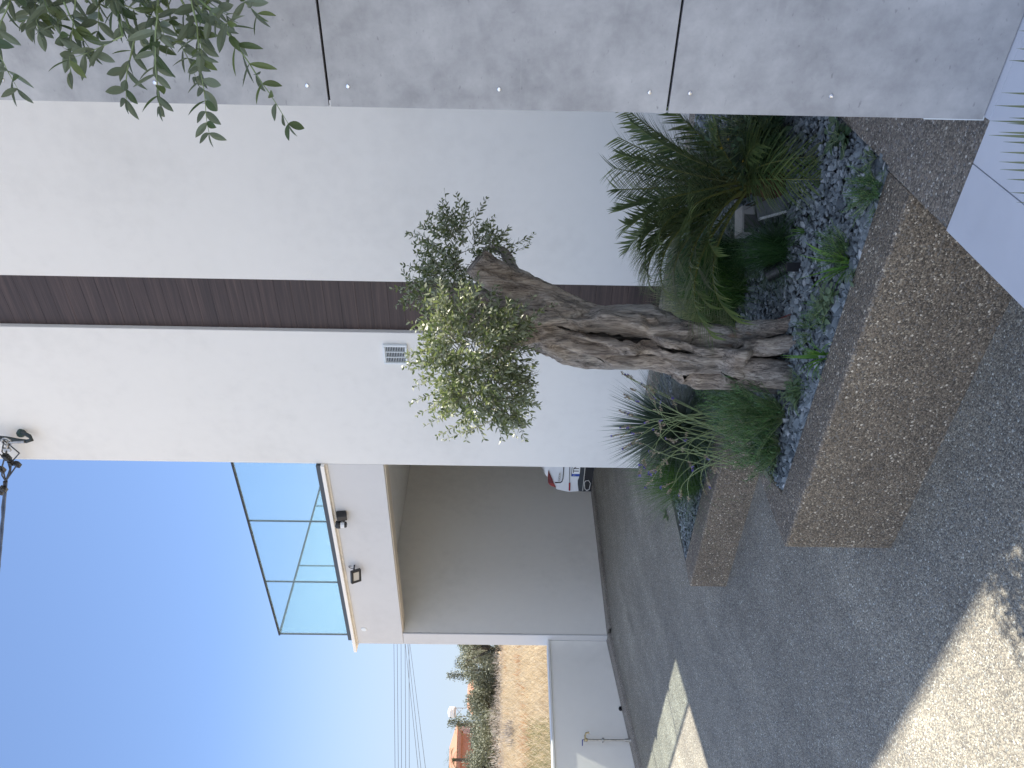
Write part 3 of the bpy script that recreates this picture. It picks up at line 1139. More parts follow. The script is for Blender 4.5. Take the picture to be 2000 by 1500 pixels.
skin(mb, rows, 210, tdisp)
HOL = [(1145, 1268, 854, 831, 10.5), (1352, 1440, 834, 824, 8.0), (1484, 1560, 800, 801, 8.0), (1332, 1378, 757, 755, 6.5), (1080, 1128, 858, 850, 4.0), (1278, 1345, 815, 807, 4.5), (1395, 1470, 774, 766, 3.2), (1130, 1180, 801, 786, 3.2), (1200, 1300, 803, 793, 2.6)]
keep_f = []
for f in mb.f:
    i0, k0 = f[0] // 210, f[0] % 210
    th = 2 * PI * k0 / 210
    drop = False
    if len(f) == 4 and math.sin(th) > 0:
        v = vs[min(i0, NR - 1)]
        ul, ur = interp(TR, v)
        u = (ul + ur) / 2 + (ur - ul) / 2 * math.cos(th)
        for v0, v1, u0, u1, hw in HOL:
            if v0 < v < v1:
                t = (v - v0) / (v1 - v0)
                wv_ = hw * math.sin(PI * t) ** 0.6 * (0.85 + 0.3 * math.sin(v * 0.21 + u0))
                if abs(u - lerp(u0, u1, t) - 5 * math.sin(v * 0.045 + u0) * (0.0 if hw < 4 else 0.3)) < wv_:
                    drop = True
    if not drop:
        keep_f.append(f)
mb.f = keep_f
mb.m = [0] * len(keep_f)


def limb(mb, pts, nth=44, nrow=60, s=1.0, depth_ratio=0.9):
    """pts: (u, v, D, halfwidth px)"""
    P = [(W(u, v, D), hw * D / F) for u, v, D, hw in pts]
    rows = []
    nseg = len(P) - 1
    for i in range(nrow):
        x = i / (nrow - 1) * nseg
        k = min(int(x), nseg - 1)
        t = x - k
        p0 = P[max(k - 1, 0)][0]
        p1, p2 = P[k][0], P[k + 1][0]
        p3 = P[min(k + 2, nseg)][0]
        c = 0.5 * ((2 * p1) + (p2 - p0) * t + (2 * p0 - 5 * p1 + 4 * p2 - p3) * t * t + (3 * p1 - p0 - 3 * p2 + p3) * t ** 3)
        rows.append([c, lerp(P[k][1], P[k + 1][1], t)])
    out = []
    for i, (c, r) in enumerate(rows):
        tg = (rows[min(i + 1, nrow - 1)][0] - rows[max(i - 1, 0)][0]).normalized()
        bx = -FH - tg * (-FH).dot(tg)
        bx.normalize()
        ax = bx.cross(tg)
        out.append((c, ax, bx, r, r * depth_ratio))
    skin(mb, out, nth, lambda i, th, p, r: barknoise(p, s) + 0.05 * r * math.sin(3 * th + i * 0.09) - 0.25 * r * max(0, math.cos(th * 2.5 + i * 0.03)) ** 8)


limb(mb, [(868, 1150, 3.82, 40), (892, 1092, 3.82, 42), (922, 1045, 3.80, 37), (943, 1000, 3.77, 33), (966, 958, 3.73, 31), (990, 930, 3.70, 29)], 60, 90)
limb(mb, [(940, 1010, 3.80, 16), (975, 1000, 3.84, 14), (1008, 985, 3.88, 10), (1018, 960, 3.9, 7)], 24, 26, 0.6)
limb(mb, [(850, 1060, 3.76, 20), (835, 1010, 3.68, 14), (805, 965, 3.62, 9), (785, 935, 3.58, 5)], 24, 30, 0.5)
limb(mb, [(915, 1030, 3.84, 16), (925, 960, 3.9, 11), (930, 905, 3.92, 7), (935, 870, 3.94, 4)], 20, 26, 0.5)
limb(mb, [(840, 1020, 3.72, 12), (850, 960, 3.66, 8), (845, 900, 3.62, 4)], 20, 26, 0.4)
# surface roots
limb(mb, [(856, 1440, 3.76, 14), (858, 1490, 3.70, 17), (864, 1530, 3.66, 15), (878, 1560, 3.62, 10)], 24, 30, 0.6)
limb(mb, [(822, 1455, 3.68, 16), (822, 1500, 3.64, 18), (828, 1540, 3.61, 17), (832, 1575, 3.58, 12)], 26, 30, 0.6)
limb(mb, [(775, 1440, 3.70, 26), (768, 1500, 3.66, 30), (762, 1550, 3.63, 28), (760, 1580, 3.6, 26)], 36, 36, 0.9)
trunk = mb.build('trunk', M['bark'], tree, smooth=True)
# the reddish strip of root bark on the right of the foot
mb = MB()
limb(mb, [(862, 1478, 3.735, 5), (868, 1505, 3.70, 6), (876, 1530, 3.665, 6), (886, 1546, 3.64, 4)], 10, 24, 0.15)
tag(mb.build('root', M['redwood'], tree, smooth=True), 'reddish brown surface root')


def shoot(ml, p, d, L, nn, leafL, leafW, droop, stem_r, rng, mi_leaf=0, mi_stem=1, stem_start=0.12, big=False):
    lf = ml.leaf2 if big else ml.leaf
    d = d.normalized()
    pts = [p.copy()]
    step = L / nn
    plane = d.orthogonal().normalized()
    plane = Matrix.Rotation(rng.uniform(0, 6.28), 3, d) @ plane
    for i in range(nn):
        wob = Vector((rng.gauss(0, 1), rng.gauss(0, 1), rng.gauss(0, 1))) * 0.07
        d = (d + wob + Vector((0, 0, -droop / nn))).normalized()
        p = p + d * step
        pts.append(p.copy())
        if i / nn < stem_start:
            continue
        plane = (plane - d * plane.dot(d)).normalized()
        s = 1.0 - 0.45 * (i / nn) ** 2
        for sgn in (1, -1):
            if rng.random() < 0.12:
                continue
            ld = (d * rng.uniform(0.5, 1.0) + plane * sgn + Vector((rng.gauss(0, .2), rng.gauss(0, .2), rng.gauss(0, .2)))).normalized()
            upv = (d.cross(plane) * rng.choice((1, 1, -0.3)) + UPV * 1.2 + d * -0.5)
            lf(p, ld, upv, leafL * s * rng.uniform(0.75, 1.2), leafW * rng.uniform(0.8, 1.15), mi_leaf, rng.uniform(0.0, 0.25))
        plane = Matrix.Rotation(PI / 2 + rng.uniform(-.3, .3), 3, d) @ plane
    lf(p, d, UPV, leafL * 0.55, leafW * 0.7, mi_leaf)
    ml.tube(pts, [stem_r * (1 - 0.75 * i / nn) for i in range(nn + 1)], 4, mi_stem, caps=False)


crown = MB()
cr = random.Random(5)


def clump(cu, cv, cd, ru, rv, rd, n, Lmin, Lmax, bias, droop, leaf=0.037, lw=0.0118, out=1.0):
    """shoots growing out of an irregular mass (pixel-sized radii, metres in depth)"""
    c0 = W(cu, cv, cd)
    px = cd / F
    for _ in range(n):
        while True:
            q = Vector((cr.uniform(-1, 1), cr.uniform(-1, 1), cr.uniform(-1, 1)))
            if 0.25 < q.length < 1:
                break
        p = c0 + RT * (q.x * ru * px) - DN * (q.y * rv * px) + FW * (q.z * rd)
        d = RT * q.x + UPV * q.y + FW * q.z * 0.8
        d = (d.normalized() * out + Vector(bias) + Vector((cr.gauss(0, .35), cr.gauss(0, .35), cr.gauss(0, .35)))).normalized()
        L = cr.uniform(Lmin, Lmax)
        shoot(crown, p, d, L, max(5, int(L / 0.0135)), leaf * cr.uniform(0.85, 1.15), lw, droop * cr.uniform(0.3, 1.4), 0.0022, cr)


LEFT = -RH
clump(795, 925, 3.34, 76, 62, 0.19, 165, 0.10, 0.20, (LEFT * 0.15 + UPV * 0.15)[:], 0.5)
clump(735, 940, 3.30, 40, 52, 0.15, 66, 0.09, 0.17, (LEFT * 0.25 + UPV * -0.05)[:], 0.9)
clump(850, 905, 3.36, 50, 60, 0.15, 74, 0.09, 0.18, (UPV * 0.3)[:], 0.4)
clump(830, 985, 3.32, 48, 30, 0.12, 56, 0.07, 0.13, (UPV * -0.25)[:], 0.5)
clump(728, 985, 3.31, 38, 26, 0.12, 34, 0.07, 0.13, (UPV * -0.35 + LEFT * .1)[:], 0.8)
clump(1005, 900, 3.88, 60, 52, 0.16, 95, 0.09, 0.18, (RH * 0.15 + UPV * 0.25)[:], 0.2)
clump(930, 875, 3.92, 50, 52, 0.16, 88, 0.09, 0.18, (UPV * 0.3)[:], 0.2)
clump(1005, 965, 3.88, 28, 18, 0.10, 30, 0.05, 0.10, (RH * 0.3)[:], 0.1)
# single long shoots that break the outline (u0,v0 -> u1,v1)
for (a, b, c2, e, dd) in ((1050, 890, 1126, 872, 3.85), (1030, 870, 1100, 866, 3.85), (1060, 920, 1102, 908, 3.84), (960, 850, 990, 788, 3.9), (940, 850, 1012, 832, 3.9), (900, 860, 905, 792, 3.6),
                          (1010, 985, 1046, 1040, 3.86), (1000, 985, 1030, 1030, 3.86), (840, 850, 870, 800, 3.40), (800, 850, 775, 792, 3.38), (770, 855, 762, 812, 3.36), (700, 880, 668, 832, 3.34), (670, 940, 644, 862, 3.34), (680, 930, 640, 938, 3.34), (690, 960, 642, 985, 3.34), (700, 1000, 648, 1040, 3.34), (730, 1010, 690, 1050, 3.33), (770, 1010, 752, 1048, 3.32), (820, 1010, 818, 1050, 3.32), (850, 860, 900, 812, 3.4), (870, 900, 925, 862, 3.4), (880, 940, 948, 952, 3.38), (870, 1000, 912, 1050, 3.36), (740, 870, 712, 800, 3.34), (700, 910, 640, 902, 3.34), (760, 860, 745, 805, 3.5), (720, 880, 690, 815, 3.5),
                          (690, 930, 655, 852, 3.52), (680, 960, 648, 912, 3.52), (690, 990, 650, 1012, 3.52), (720, 1010, 668, 1018, 3.52), (760, 1000, 722, 1040, 3.5), (850, 1010, 890, 1060, 3.44),
                          (860, 1000, 905, 1085, 3.44), (840, 1010, 850, 1046, 3.44), (880, 960, 935, 985, 3.45), (820, 860, 808, 820, 3.5), (780, 1000, 790, 1045, 3.48), (890, 930, 965, 930, 3.46)):
    p, q = W(a, b, dd), W(c2, e, dd)
    shoot(crown, p, q - p, (q - p).length, max(6, int((q - p).length / 0.014)), 0.032, 0.010, 0.05, 0.002, cr, stem_start=0.0)
tag(crown.build('crown', [M['olive'], M['twig']], tree), None)

# ------------------------------------------------------------------ the near olive branch (tree stands right of the frame)
nb = random.Random(21)
nroot = Vector((0.42, 1.72, 0.007))
near = thing('olive_tree', 'olive branch with large dull leaves hanging in front of the grey board wall', 'tree', nroot)
mb = MB()
tp0 = [nroot, nroot + Vector((0.03, -0.02, 0.6)), nroot + Vector((-0.02, 0.03, 1.2)), nroot + Vector((0.0, 0.0, 1.75)), nroot + Vector((0.03, 0.02, 2.3))]
mb.tube(tp0, [0.07, 0.055, 0.05, 0.042, 0.03], 14)
hub = []
for (yy_, xx_, D) in ((-70, 330, 1.62), (-60, 230, 1.6), (-90, 120, 1.62), (-80, 20, 1.6), (-110, 430, 1.63)):
    e = W(1500 - yy_, xx_, D)
    s0 = nroot + Vector((0.01, 0, 1.85 + 0.1 * nb.random()))
    mb.tube([s0, s0.lerp(e, 0.5) + Vector((0, 0, 0.12)), e], [0.022, 0.014, 0.006], 8)
    hub.append(e)
mb.build('trunk', M['bark'], near, smooth=True)
mb = MB()
SH = [(413, 20, 557, 207, 1.55), (372, -10, 379, 245, 1.58), (307, 40, 262, 196, 1.56), (262, 80, 233, 194, 1.6), (150, -20, 116, 126, 1.58), (240, 70, 152, 126, 1.56),
      (60, -30, 90, 70, 1.62), (30, -40, -14, 120, 1.55), (440, -40, 500, 40, 1.6), (360, 10, 420, 120, 1.62), (330, 20, 345, 160, 1.64), (290, 20, 300, 130, 1.6),
      (-20, 60, 12, 180, 1.52), (200, -30, 180, 60, 1.6), (100, -40, 60, 50, 1.66), (380, 0, 455, 95, 1.6)]
for (xa, ya, xb, yb, D) in SH:
    p, q = W(1500 - ya, xa, D), W(1500 - yb, xb, D - nb.uniform(-.03, .06))
    L = (q - p).length
    shoot(mb, p, q - p, L, max(5, int(L / 0.021)), 0.054, 0.0165, 0.06, 0.0022, nb, stem_start=0.0, big=True)
    h = min(hub, key=lambda t: (t - p).length)
    mb.tube([h, h.lerp(p, 0.5) + Vector((0, 0, 0.01)), p], [0.004, 0.003, 0.0024], 5, 1, caps=False)
for _ in range(26):
    xa, ya = nb.gauss(250, 85), nb.uniform(-120, 25)
    p = W(1500 - ya, xa, nb.uniform(1.52, 1.72))
    d = (LEFT * nb.uniform(0.3, 1.0) + UPV * nb.gauss(-0.15, 0.5) + FH * nb.gauss(0, 0.4))
    L = nb.uniform(0.06, 0.12)
    shoot(mb, p, d, L, max(4, int(L / 0.02)), 0.052, 0.016, 0.3, 0.002, nb, stem_start=0.0, big=True)
for _ in range(14):
    xa, ya = nb.uniform(-60, 560), nb.uniform(-130, -30)
    p = W(1500 - ya, xa, nb.uniform(1.5, 1.7))
    L = nb.uniform(0.05, 0.09)
    shoot(mb, p, (LEFT + UPV * nb.gauss(0, 0.6)), L, 5, 0.052, 0.016, 0.3, 0.002, nb, big=True)
mb.build('crown', [M['olive_near'], M['stem_green']], near)


# ------------------------------------------------------------------ planting
def frond(parent, P0, P1, P2, leafL, leafW, n=30, hang=0.35, name='frond', bare=0.22, rng=rnd, label=None, vee=0.5):
    b = MB()
    pts = [P0 * (1 - t) ** 2 + P1 * (2 * t * (1 - t)) + P2 * t * t for t in [i / n for i in range(n + 1)]]
    b.tube(pts, [0.007 * (1 - 0.82 * i / n) + 0.0008 for i in range(n + 1)], 5, 1)
    for i in range(n + 1):
        t = i / n
        if t < bare * 0.6:
            continue
        d = (pts[min(i + 1, n)] - pts[max(i - 1, 0)]).normalized()
        sd = d.cross(UPV)
        sd = sd.normalized() if sd.length > 1e-4 else RH
        up = sd.cross(d)
        prof = (0.5 + 0.5 * min(1, (t - bare * 0.6) * 4)) * (1 - 0.45 * max(0, t - 0.55) / 0.45)
        for sg in (-1, 1):
            ld = d * rng.uniform(0.65, 1.0) + sd * sg * rng.uniform(0.75, 1.0) + up * vee * rng.uniform(0.5, 1.2)
            b.blade(pts[i], ld, leafL * prof * rng.uniform(0.85, 1.12), leafW * rng.uniform(0.85, 1.1), hang * rng.uniform(0.6, 1.5), 4, 0)
    o = b.build(name, [M['palm'], M['palm_rib']], parent)
    if label:
        o['label'] = label
    return o


pbse = bed(1138, 1522)
palm = thing('date_palm', 'small bushy date palm with arching feathery fronds in the slate gravel', 'palm', pbse)
mb = MB()
mb.lathe(pbse + Vector((0, 0, -0.03)), [(0.07, 0), (0.095, 0.05), (0.085, 0.11), (0.05, 0.16), (0.02, 0.19)], 16)
for k in range(46):
    a = rnd.uniform(0, 6.28)
    z = rnd.uniform(0.0, 0.13)
    p = pbse + Vector((math.cos(a) * 0.08, math.sin(a) * 0.08, z))
    mb.blade(p, Vector((math.cos(a) * 0.6, math.sin(a) * 0.6, 1)), rnd.uniform(0.05, 0.13), 0.016, -0.2, 3)
mb.build('trunk', M['palm_base'], palm)
PB = pbse + Vector((0, 0, 0.13))
FR = [  # tip u, v, depth; control u, v, depth
    (1232, 1208, 4.1, 1180, 1300, 4.0), (1172, 1198, 4.0, 1150, 1300, 3.95), (1090, 1214, 3.9, 1115, 1280, 3.9), (1056, 1262, 3.75, 1100, 1270, 3.85),
    (970, 1262, 3.8, 1060, 1240, 3.9), (924, 1300, 3.7, 1040, 1250, 3.85), (842, 1392, 3.45, 960, 1290, 3.6), (985, 1330, 4.1, 1060, 1290, 4.0),
    (1285, 1225, 4.0, 1200, 1330, 3.95), (1300, 1300, 3.9, 1215, 1390, 3.9), (1150, 1612, 3.30, 1150, 1430, 3.45), (1195, 1590, 3.35, 1180, 1430, 3.5),
    (1255, 1400, 3.55, 1200, 1400, 3.7), (1010, 1225, 4.15, 1080, 1260, 4.05), (1130, 1240, 4.2, 1130, 1320, 4.05), (1020, 1290, 3.6, 1090, 1270, 3.8), (1110, 1290, 3.5, 1120, 1330, 3.7), (1240, 1290, 4.1, 1180, 1350, 4.0), (950, 1380, 3.9, 1050, 1310, 3.9), (872, 1440, 3.5, 960, 1330, 3.6), (940, 1270, 3.75, 1040, 1235, 3.85), (1010, 1250, 3.8, 1075, 1250, 3.9), (1130, 1205, 3.95, 1130, 1290, 3.95), (1200, 1215, 3.9, 1165, 1310, 3.9), (1262, 1235, 3.9, 1190, 1320, 3.9), (1060, 1230, 3.85, 1100, 1280, 3.9), (900, 1385, 3.6, 1010, 1280, 3.75), (905, 1330, 3.9, 1020, 1270, 3.95), (1000, 1400, 3.5, 1060, 1350, 3.6), (1220, 1480, 3.5, 1190, 1440, 3.6), (1200, 1250, 4.3, 1160, 1340, 4.1), (1075, 1350, 3.4, 1110, 1330, 3.6)]
for (u, v, d, cu, cv, cd) in FR:
    frond(palm, PB + Vector((rnd.uniform(-.03, .03), rnd.uniform(-.03, .03), 0)), W(cu, cv, cd), W(u, v, d), 0.215, 0.0122, 46, 0.5, vee=0.35)

# spiky palm standing just below the frame, only its leaflet tips in view
fpb = Vector((0.05, 1.02, 0.007))
fpl = thing('cycad_palm', 'pointed pale green palm leaflet tips rising over the pale tiles at the bottom', 'palm', fpb)
mb = MB()
mb.lathe(fpb, [(0.09, 0), (0.11, 0.06), (0.10, 0.16), (0.05, 0.22)], 16)
mb.build('trunk', M['palm_base'], fpl)
for k, tips in enumerate(([(1931, 264), (1950, 258), (1959, 277), (1953, 297), (1951, 316), (1953, 331), (1966, 350), (1972, 376), (1985, 395)],
                          [(1971, 118), (1956, 181), (1942, 206), (1933, 236), (1971, 230), (1967, 241), (1985, 95), (1990, 60)])):
    b = MB()
    ribs = []
    D = 1.17 + 0.05 * k
    tips = sorted(tips, key=lambda t: t[1])
    for (x, y) in tips:
        base = W(1500 - y - 10, 2190 + (y - 250) * 0.25 + 20 * k, D)
        tip = W(1500 - y, x, D - 0.02)
        d = tip - base
        b.blade(base, d, d.length, 0.0115, 0.02, 5, 0, side=RH)
        ribs.append(base)
        low = W(1500 - y + 20, 2330 + (y - 250) * 0.3, D + 0.03)
        b.blade(base, low - base, 0.15, 0.011, 0.1, 4, 0)
    ctrl = fpb + Vector((0, 0, 0.3))
    ribs = [fpb + Vector((0, 0, 0.2)), ribs[0] + Vector((0.05, -0.02, -0.04))] + ribs
    b.tube(ribs, 0.005, 6, 1)
    b.build('frond', [m_leaf('pale_leaflet', (0.16, 0.19, 0.11), (0.22, 0.25, 0.15), None, 0.2) if k == 0 else bpy.data.materials['pale_leaflet'], M['palm_rib']], fpl)
for a in (0.2, 1.0, 1.8, -0.6, -1.4):
    d = Vector((math.cos(a), math.sin(a) * 0.5 - 0.5, 0))
    frond(fpl, fpb + Vector((0, 0, 0.2)), fpb + d * 0.3 + Vector((0, 0, 0.38)), fpb + d * 0.62 + Vector((0, 0, 0.2)), 0.13, 0.010, 22)


def tuft(name, label, cat, pos, n, L, w, mat, spread=0.5, droop=0.6, rb=0.05, segs=4, Lvar=0.35, lean=(0, 0, 0), group=None):
    b = MB()
    lean = Vector(lean)
    for _ in range(n):
        a = rnd.uniform(0, 2 * PI)
        tilt = abs(rnd.gauss(0, spread))
        r = rb * math.sqrt(rnd.random())
        p = pos + Vector((math.cos(a) * r, math.sin(a) * r, -0.01))
        d = Vector((math.cos(a) * math.sin(tilt), math.sin(a) * math.sin(tilt), math.cos(tilt))) + lean
        b.blade(p, d, L * rnd.uniform(1 - Lvar, 1 + Lvar * 0.6), w * rnd.uniform(0.7, 1.2), droop * rnd.uniform(0.4, 1.5), segs, 0, bow=rnd.gauss(0, 0.2))
    o = b.build(name, mat, loc=pos)
    return tag(o, label, cat, group)


def needles(name, label, cat, pos, nst, H, R, mat, nl=0.022, nw=0.0030, dens=0.0065, flat=0.5, group=None):
    b = MB()
    for _ in range(nst):
        a = rnd.uniform(0, 2 * PI)
        rr = rnd.random()
        d = Vector((math.cos(a) * R * rr, math.sin(a) * R * rr, H * (0.55 + 0.45 * (1 - rr) + rnd.uniform(-.15, .2))))
        L = d.length
        p = pos + Vector((math.cos(a) * 0.02, math.sin(a) * 0.02, -0.01))
        d.normalize()
        n = int(L / dens)
        pts = [p.copy()]
        for i in range(n):
            d = (d + Vector((rnd.gauss(0, .07), rnd.gauss(0, .07), rnd.gauss(0, .05)))).normalized()
            p = p + d * dens
            if i % 4 == 0:
                pts.append(p.copy())
            if i / n > 0.12:
                for _k in range(2):
                    ld = d * 0.8 + Vector((rnd.gauss(0, 1), rnd.gauss(0, 1), rnd.gauss(0, .6) + 0.2))
                    b.blade(p, ld, nl * rnd.uniform(.6, 1.3), nw, 0.2, 2, 0)
        b.tube(pts, 0.0012, 3, 1, caps=False)
    o = b.build(name, [mat, M['stem_green']], loc=pos)
    return tag(o, label, cat, group)


def weed(name, label, cat, pos, n, H, R, mat, leafL=0.05, leafW=0.03, group=None):
    b = MB()
    for _ in range(n):
        a = rnd.uniform(0, 2 * PI)
        rr = rnd.uniform(0.2, 1)
        tip = pos + Vector((math.cos(a) * R * rr, math.sin(a) * R * rr, H * rnd.uniform(0.3, 1)))
        b.tube([pos, pos.lerp(tip, 0.6) + Vector((0, 0, H * 0.15)), tip], 0.0015, 3, 1, caps=False)
        for k in range(rnd.randint(3, 6)):
            t = rnd.uniform(0.35, 1)
            p = pos.lerp(tip, t)
            an = rnd.uniform(0, 2 * PI)
            d = Vector((math.cos(an), math.sin(an), rnd.uniform(-.2, .6)))
            b.leaf(p, d, UPV, leafL * rnd.uniform(.6, 1.2), leafW * rnd.uniform(.7, 1.2), 0, rnd.uniform(0, .3))
    o = b.build(name, [mat, M['stem_green']], loc=pos)
    return tag(o, label, cat, group)


# feather grass and dark grass mounds behind
tuft('feather_grass', 'pale wispy feather grass clump at the foot of the dark wood strip', 'grass clump', bed(905, 1425), 1000, 0.46, 0.0036, M['feather'], 0.48, 1.3, 0.08, 6)
tuft('feather_grass', 'pale green feather grass clump just right of the olive trunk', 'grass clump', bed(875, 1428), 620, 0.38, 0.0036, M['feather'], 0.45, 1.3, 0.06, 6)
tuft('grass_clump', 'large dark green fine grass mound between the wood strip and the palm', 'grass clump', bed(985, 1440), 1250, 0.54, 0.0042, M['grass_dark'], 0.6, 1.2, 0.13, 6)
tuft('grass_clump', 'tousled grass mound with bleached tips behind the slate gravel', 'grass clump', bed(935, 1450), 760, 0.42, 0.0042, M['grass_mid'], 0.65, 1.3, 0.1, 6)
tuft('grass_clump', 'very dark drooping grass tussock behind the black garden spotlight', 'grass clump', bed(1010, 1530), 800, 0.27, 0.0042, M['grass_dark'], 0.75, 1.9, 0.07, 6)
# dark shrub on the right, next to the grey wall
for (u, v, n, H, R, lab) in ((1235, 1530, 230, 0.42, 0.26, 'dark leafy shrub crowded against the grey board wall behind the palm'), (1190, 1450, 150, 0.42, 0.24, 'dark broad leaved shrub half hidden behind the palm fronds')):
    p = bed(u, v)
    b = MB()
    for _ in range(n):
        a = rnd.uniform(0, 2 * PI)
        rr = math.sqrt(rnd.random())
        tip = p + Vector((math.cos(a) * R * rr, math.sin(a) * R * rr, H * rnd.uniform(0.25, 1.0) * (1 - 0.4 * rr * rr)))
        b.tube([p + Vector((math.cos(a), math.sin(a), 0)) * 0.03, p.lerp(tip, 0.6) + Vector((0, 0, 0.04)), tip], 0.0022, 3, 1, caps=False)
        for k in range(9):
            t = rnd.uniform(0.4, 1.05)
            q = p.lerp(tip, t) + Vector((rnd.gauss(0, .02), rnd.gauss(0, .02), rnd.gauss(0, .02)))
            an = rnd.uniform(0, 2 * PI)
            b.leaf(q, Vector((math.cos(an), math.sin(an), rnd.uniform(-.4, .5))), UPV, rnd.uniform(0.03, 0.055), rnd.uniform(0.016, 0.026), 0, rnd.uniform(0, .3))
    if u > 1200:
        for k in range(7):
            q = p + Vector((rnd.uniform(-.2, .15), rnd.uniform(-.25, -.05), H * rnd.uniform(0.5, 0.9)))
            for j in range(6):
                b.leaf(q, Vector((rnd.gauss(0, 1), rnd.gauss(0, 1), 0.8)), UPV, 0.012, 0.008, 2)
    tag(b.build('shrub', [M['broad'], M['stem_green'], m_leaf('yellow_flower', (0.5, 0.35, 0.05), (0.6, 0.45, 0.08)) if u > 1200 else M['weed']], loc=p), lab, 'shrub')
# small plants along the front rim
needles('creeping_rosemary', 'dark fine leaved tuft on the gravel nearest the landing corner', 'herb', bed(1128, 1708), 60, 0.10, 0.12, M['needle'], 0.02)
needles('creeping_rosemary', 'fine leaved green tuft around the strap leaved plant by the planter rim', 'herb', bed(1003, 1652), 62, 0.12, 0.12, M['needle'], 0.02)
needles('creeping_rosemary', 'low fine tuft on the planter rim between two leafy weeds', 'herb', bed(888, 1612), 34, 0.09, 0.10, M['needle'], 0.018)
needles('creeping_rosemary', 'small fine tuft behind the bright strap leaved plant below the olive trunk', 'herb', bed(850, 1580), 22, 0.07, 0.08, M['needle'], 0.018)
needles('creeping_rosemary', 'small fine tuft by the rim left of the bright strap leaved plant', 'herb', bed(745, 1568), 26, 0.08, 0.09, M['needle'], 0.018)
tuft('strap_leaf_plant', 'glossy wide strap leaved plant in the gravel right of the spotlight', 'plant', bed(985, 1658), 13, 0.19, 0.017, M['grass_bright'], 0.75, 0.9, 0.015, 6)
tuft('strap_leaf_plant', 'bright yellow green curling strap leaved plant at the foot of the olive tree', 'plant', bed(806, 1607), 34, 0.15, 0.0105, M['grass_bright'], 0.6, 1.7, 0.025, 7)
tuft('strap_leaf_plant', 'small dark strap leaved seedling in the middle of the gravel', 'plant', bed(1050, 1570), 9, 0.10, 0.010, M['grass_mid'], 0.8, 0.8, 0.012, 5)
weed('leafy_weed', 'pale lobed leafy weed against the rim, right of the bright strap leaved plant', 'weed', bed(912, 1630), 16, 0.07, 0.10, M['weed'], 0.04, 0.026)
weed('leafy_weed', 'pale leafy weed left of the olive trunk by the planter rim', 'weed', bed(728, 1562), 15, 0.08, 0.09, M['weed'], 0.042, 0.02)
weed('leafy_weed', 'low dark leafy weed at the far right end of the gravel by the grey wall', 'weed', bed(1232, 1655), 16, 0.07, 0.11, M['broad'], 0.045, 0.03)
weed('leafy_weed', 'tiny light green seedling with one upright leaf on the planter rim edge', 'weed', bed(965, 1672), 4, 0.06, 0.04, M['weed'], 0.032, 0.013)
weed('leafy_weed', 'tiny dry weed in the gravel corner at the right end of the planter', 'weed', bed(1192, 1712), 6, 0.05, 0.05, M['weed'], 0.02, 0.012)
weed('leafy_weed', 'small leafy weed in the pointed left tip of the front planter gravel', 'weed', bed(588, 1515), 12, 0.06, 0.07, M['weed'], 0.03, 0.018)
# fine leaved shrubs left of the trunk
needles('fine_leaved_shrub', 'feathery fine leaved green shrub directly left of the olive trunk', 'shrub', bed(690, 1530), 120, 0.33, 0.20, M['needle'], 0.034, 0.0050, 0.016)
needles('fine_leaved_shrub', 'feathery green shrub spilling over the left gravel tip of the front planter', 'shrub', bed(628, 1520), 95, 0.24, 0.19, M['needle'], 0.034, 0.0050, 0.016)
needles('fine_leaved_shrub', 'taller feathery green shrub behind, half hidden by the olive trunk', 'shrub', bed(720, 1470), 80, 0.30, 0.18, M['needle'], 0.034, 0.0050, 0.016)
# spiky rosette
yb_ = bed(655, 1372, None)
yc = W(668, 1330, 5.55)
yuc = thing('spiky_rosette', 'round spiky blue green rosette of stiff narrow leaves before the white facade', 'plant', Vector((yc.x, yc.y, bedz(yc.x, yc.y))))
mb = MB()
mb.tube([Vector((yc.x, yc.y, bedz(yc.x, yc.y) - 0.02)), yc], [0.07, 0.05], 12)
mb.build('stem', M['palm_base'], yuc)
mb = MB()
for _ in range(1150):
    while True:
        q = Vector((rnd.gauss(0, 1), rnd.gauss(0, 1), rnd.gauss(0, 1))).normalized()
        if q.z > -0.35:
            break
    mb.blade(yc + q * 0.02, q, rnd.uniform(0.46, 0.60), 0.0115, rnd.uniform(0.0, 0.22), 5, 0)
mb.build('leaf_rosette', M['yucca'], yuc)
# grass clump on the far left of the rear planter
p = bed(572, 1362)
tuft('grass_clump', 'bright green grass clump at the driveway edge of the rear planter', 'grass clump', p, 1300, 0.50, 0.0038, M['grass_mid'], 0.58, 1.0, 0.14, 5)
tuft('grass_clump', 'dark green grass clump under the spiky rosette', 'grass clump', bed(640, 1378), 520, 0.30, 0.003, M['grass_dark'], 0.6, 1.1, 0.12, 5)
# lavender
lr = random.Random(3)
lb = bed(672, 1440)
lav = thing('lavender', 'straggly lavender with long arching stems and dry violet flower spikes', 'plant', lb)
mb = MB()
for _ in range(240):
    a = lr.uniform(0, 2 * PI)
    r = 0.22 * math.sqrt(lr.random())
    p = lb + Vector((math.cos(a) * r, math.sin(a) * r, 0))
    mb.blade(p, Vector((math.cos(a) * .5, math.sin(a) * .5, 1)), lr.uniform(0.10, 0.2), 0.005, 0.3, 3, 0)
mb.build('foliage', M['lav_grey'], lav)
TIPS = [(735, 1245), (720, 1235), (765, 1222), (760, 1232), (700, 1262), (690, 1225), (668, 1232), (655, 1258), (640, 1240), (632, 1262), (615, 1290), (605, 1300), (592, 1255), (585, 1285), (570, 1278), (548, 1312), (540, 1330),
        (532, 1345), (560, 1318), (650, 1290), (672, 1300), (690, 1292), (705, 1320), (640, 1318), (625, 1335), (600, 1345), (660, 1345), (612, 1372), (548, 1372), (680, 1270), (712, 1275), (590, 1392), (570, 1380), (652, 1215), (735, 1270), (625, 1280)]
